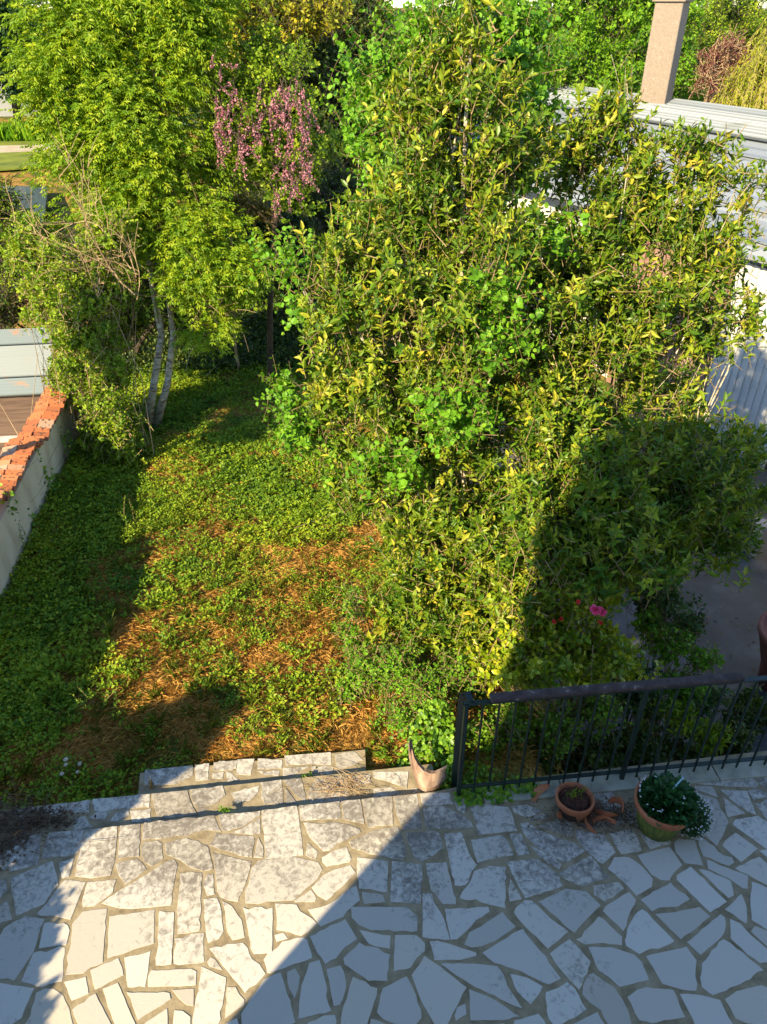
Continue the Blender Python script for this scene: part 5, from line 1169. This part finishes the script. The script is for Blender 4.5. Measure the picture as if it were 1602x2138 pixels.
# brambly sprigs catching light
def sprig(px, py, Y0, h, n, label, L=.035, W_=.022, mat='weed', lean=(0, 0)):
    b = PG(px, py); t = plant('sprig', b, label, 'sprig', 'leafy sprigs standing above the weeds')
    gl, gt = G(), G(); P = np.repeat(b[None], n, 0)+np.stack([rng.normal(size=n)*.10+lean[0], rng.normal(size=n)*.08+lean[1], h*(.6+.4*rng.random(n))], -1)
    D = unit(P-b); shoots(gl, gt, P, D, h, 11, L, W_, OVA, up=.2, spread=1.1, jit=.15, tw=(.003, .0015), t0=.35)
    gl.build('leaves', M[mat], t); gt.build('stems', M['twig'], t)
sprig(275, 1100, 0, .42, 7, 'pale leafy sprig standing at the shade line near the wall')
sprig(215, 1480, 0, .34, 8, 'leafy sprig catching sun at the lower left shade line')
sprig(60, 1150, 0, .38, 8, 'dark sprig against the plaster garden wall', mat='ivy')
sprig(540, 1530, 0, .16, 9, 'green sprig at the edge of the rounded shadow')
sprig(480, 1400, 0, .2, 7, 'green sprig in the middle of the dry grass')
# snail-like pale pebbles in the shade
M['shell'] = noisemat('pale stone', [(.3, (.45, .38, .28)), (.7, (.62, .55, .42))], 20, bump=.1)
for i, (px, py) in enumerate([(143, 1600), (135, 1630), (168, 1626), (172, 1609), (143, 1611)]):
    c = PG(px, py)+EZ*.09; g = G(); r = .020-.002*(i % 3)
    g.lathe(c, [(0, -.012), (r, -.006), (r*1.1, 0), (r*.8, .008), (0, .011)], 12)
    tag(g.build('pebble', M['shell'], smooth=True), ['largest pale pebble, topmost of the little cluster in the shaded weeds', 'lowest pale pebble on the left of the shaded cluster', 'lower right pale pebble of the shaded cluster', 'upper right pale pebble of the shaded cluster', 'pale pebble just under the largest one in the shade'][i], 'pebble', 'pale pebbles in the shade')
# heap of dry twigs and dirt on the left corner of the terrace
g = G(); n = 210; c = PZ(25, 1725, 0); p0 = np.array([PZ(25+rng.normal()*55, 1715+rng.normal()*30, .01+.02*rng.random()) for _ in range(n)]); p1 = p0+rng.normal(size=(n, 3))*[.15, .07, .02]; p0[:, 2] = np.clip(p0[:, 2], .012, 1); p1[:, 2] = np.clip(p1[:, 2], .012, 1)
g.twigs(np.stack([p0, (p0+p1)/2+rng.normal(size=(n, 3))*.012+EZ*.01, p1], 1), .0022, .001)
n = 1300; P = np.array([PZ(-8+rng.normal()*30, 1735+rng.normal()*26, .008) for _ in range(n)]); put_leaves(g, P, rvec(n)*[1, 1, .15], EZ+rng.normal(size=(n, 3))*.3, .028*(.4+rng.random(n)), .02, DIA)
n = 700; P = np.array([PZ(85+rng.normal()*34, 1708+rng.normal()*12, -.09) for _ in range(n)]); put_leaves(g, P, rvec(n)*[1, 1, .3], EZ+rng.normal(size=(n, 3))*.4, .028*(.4+rng.random(n)), .018, DIA)
tag(g.build('leaf_litter', M['debris']), 'dark heap of dead leaves and twigs at the left end of the steps', 'leaf litter', kind='stuff')
g = G(); n = 160; p0 = np.array([PZ(720+rng.normal()*38, 1640+rng.normal()*11, -.085) for _ in range(n)]); p1 = p0+rng.normal(size=(n, 3))*[.09, .05, .015]; p1[:, 2] = np.clip(p1[:, 2], -.09, 1); g.twigs(np.stack([p0, (p0+p1)/2+EZ*.012, p1], 1), .002, .001)
tag(g.build('dry_stems', M['deadtwig']), 'dry tan stems lying on the right end of the wide step', 'dry stems', kind='stuff')

# --- hedge and added tree on the neighbour's side, left of the frame, that throw the leafy shade
def caster(u, v, z, r): return (UV(u, v, z), r, 1.0)
t = plant('hedge', UV(-4, 2.5, -.8), 'leafy boundary hedge left of the terrace whose shade edges the paving', 'hedge')
gl, gt = G(), G(); n = 19000; v = np.where(rng.random(n) < .6, -3+5.6*rng.random(n), 2.4+3.5*rng.random(n))
top = np.interp(v, [-4, .0, 1.3, 1.45, 1.7, 2.0, 2.25, 2.5, 3.1, 3.6, 5, 7, 8.6], [1.86, 1.84, 1.74, 2.15, 2.48, 2.42, 2.15, 1.75, 1.42, 1.22, 1.24, 1.2, 1.1])-.06+.02*np.sin(v*9)
z = top-.04-(top+.6)*rng.random(n)**1.5; P = UV(-3.95, 0)[None]+E1[None]*(rng.normal(size=n)*.035)[:, None]+E2[None]*v[:, None]; P[:, 2] = z
D = unit(rng.normal(size=(n, 3))+np.array([0, 0, .4])); shoots(gl, gt, P, D, .12, 7, .08, .055, OVA, up=.2); gl.build('foliage', M['laurel'], t)
g = G()
for k in range(60):
    v_ = -3.8+7.8*rng.random(); g.tube(bez(UV(-3.95, v_, -1), UV(-3.95, v_+rng.normal()*.2, .6), .2, .05, 6), .012, 5)
g.build('stems', M['twig'], t)

# unseen tree added on the neighbour's side, left of the frame, to shade the far half of the garden
NB = [(UV(-4.9, 7.3, 3.25), (.5, 1.15, .8), 1), (UV(-5.1, 6.6, 3.4), (.5, .8, .7), 1)]
t = plant('shade_tree', UV(-5.1, 7.2, -2.25), 'unseen rounded tree added across the tiled wall to shade the garden', 'tree')
gl, gt = G(), G(); P, D = sample_crown(NB, 4200, .7); shoots(gl, gt, P, D, .25, 9, .09, .06, OVA, up=.2); gl.build('foliage', M['shrub'], t); gt.build('twigs', M['twig'], t)
g = G(); limbs(g, UV(-5.1, 7.2, -2.25), NB, .05, 2, .2, hub=True); g.build('trunk', M['bark'], t)
# dense undergrowth in the drop behind the railing
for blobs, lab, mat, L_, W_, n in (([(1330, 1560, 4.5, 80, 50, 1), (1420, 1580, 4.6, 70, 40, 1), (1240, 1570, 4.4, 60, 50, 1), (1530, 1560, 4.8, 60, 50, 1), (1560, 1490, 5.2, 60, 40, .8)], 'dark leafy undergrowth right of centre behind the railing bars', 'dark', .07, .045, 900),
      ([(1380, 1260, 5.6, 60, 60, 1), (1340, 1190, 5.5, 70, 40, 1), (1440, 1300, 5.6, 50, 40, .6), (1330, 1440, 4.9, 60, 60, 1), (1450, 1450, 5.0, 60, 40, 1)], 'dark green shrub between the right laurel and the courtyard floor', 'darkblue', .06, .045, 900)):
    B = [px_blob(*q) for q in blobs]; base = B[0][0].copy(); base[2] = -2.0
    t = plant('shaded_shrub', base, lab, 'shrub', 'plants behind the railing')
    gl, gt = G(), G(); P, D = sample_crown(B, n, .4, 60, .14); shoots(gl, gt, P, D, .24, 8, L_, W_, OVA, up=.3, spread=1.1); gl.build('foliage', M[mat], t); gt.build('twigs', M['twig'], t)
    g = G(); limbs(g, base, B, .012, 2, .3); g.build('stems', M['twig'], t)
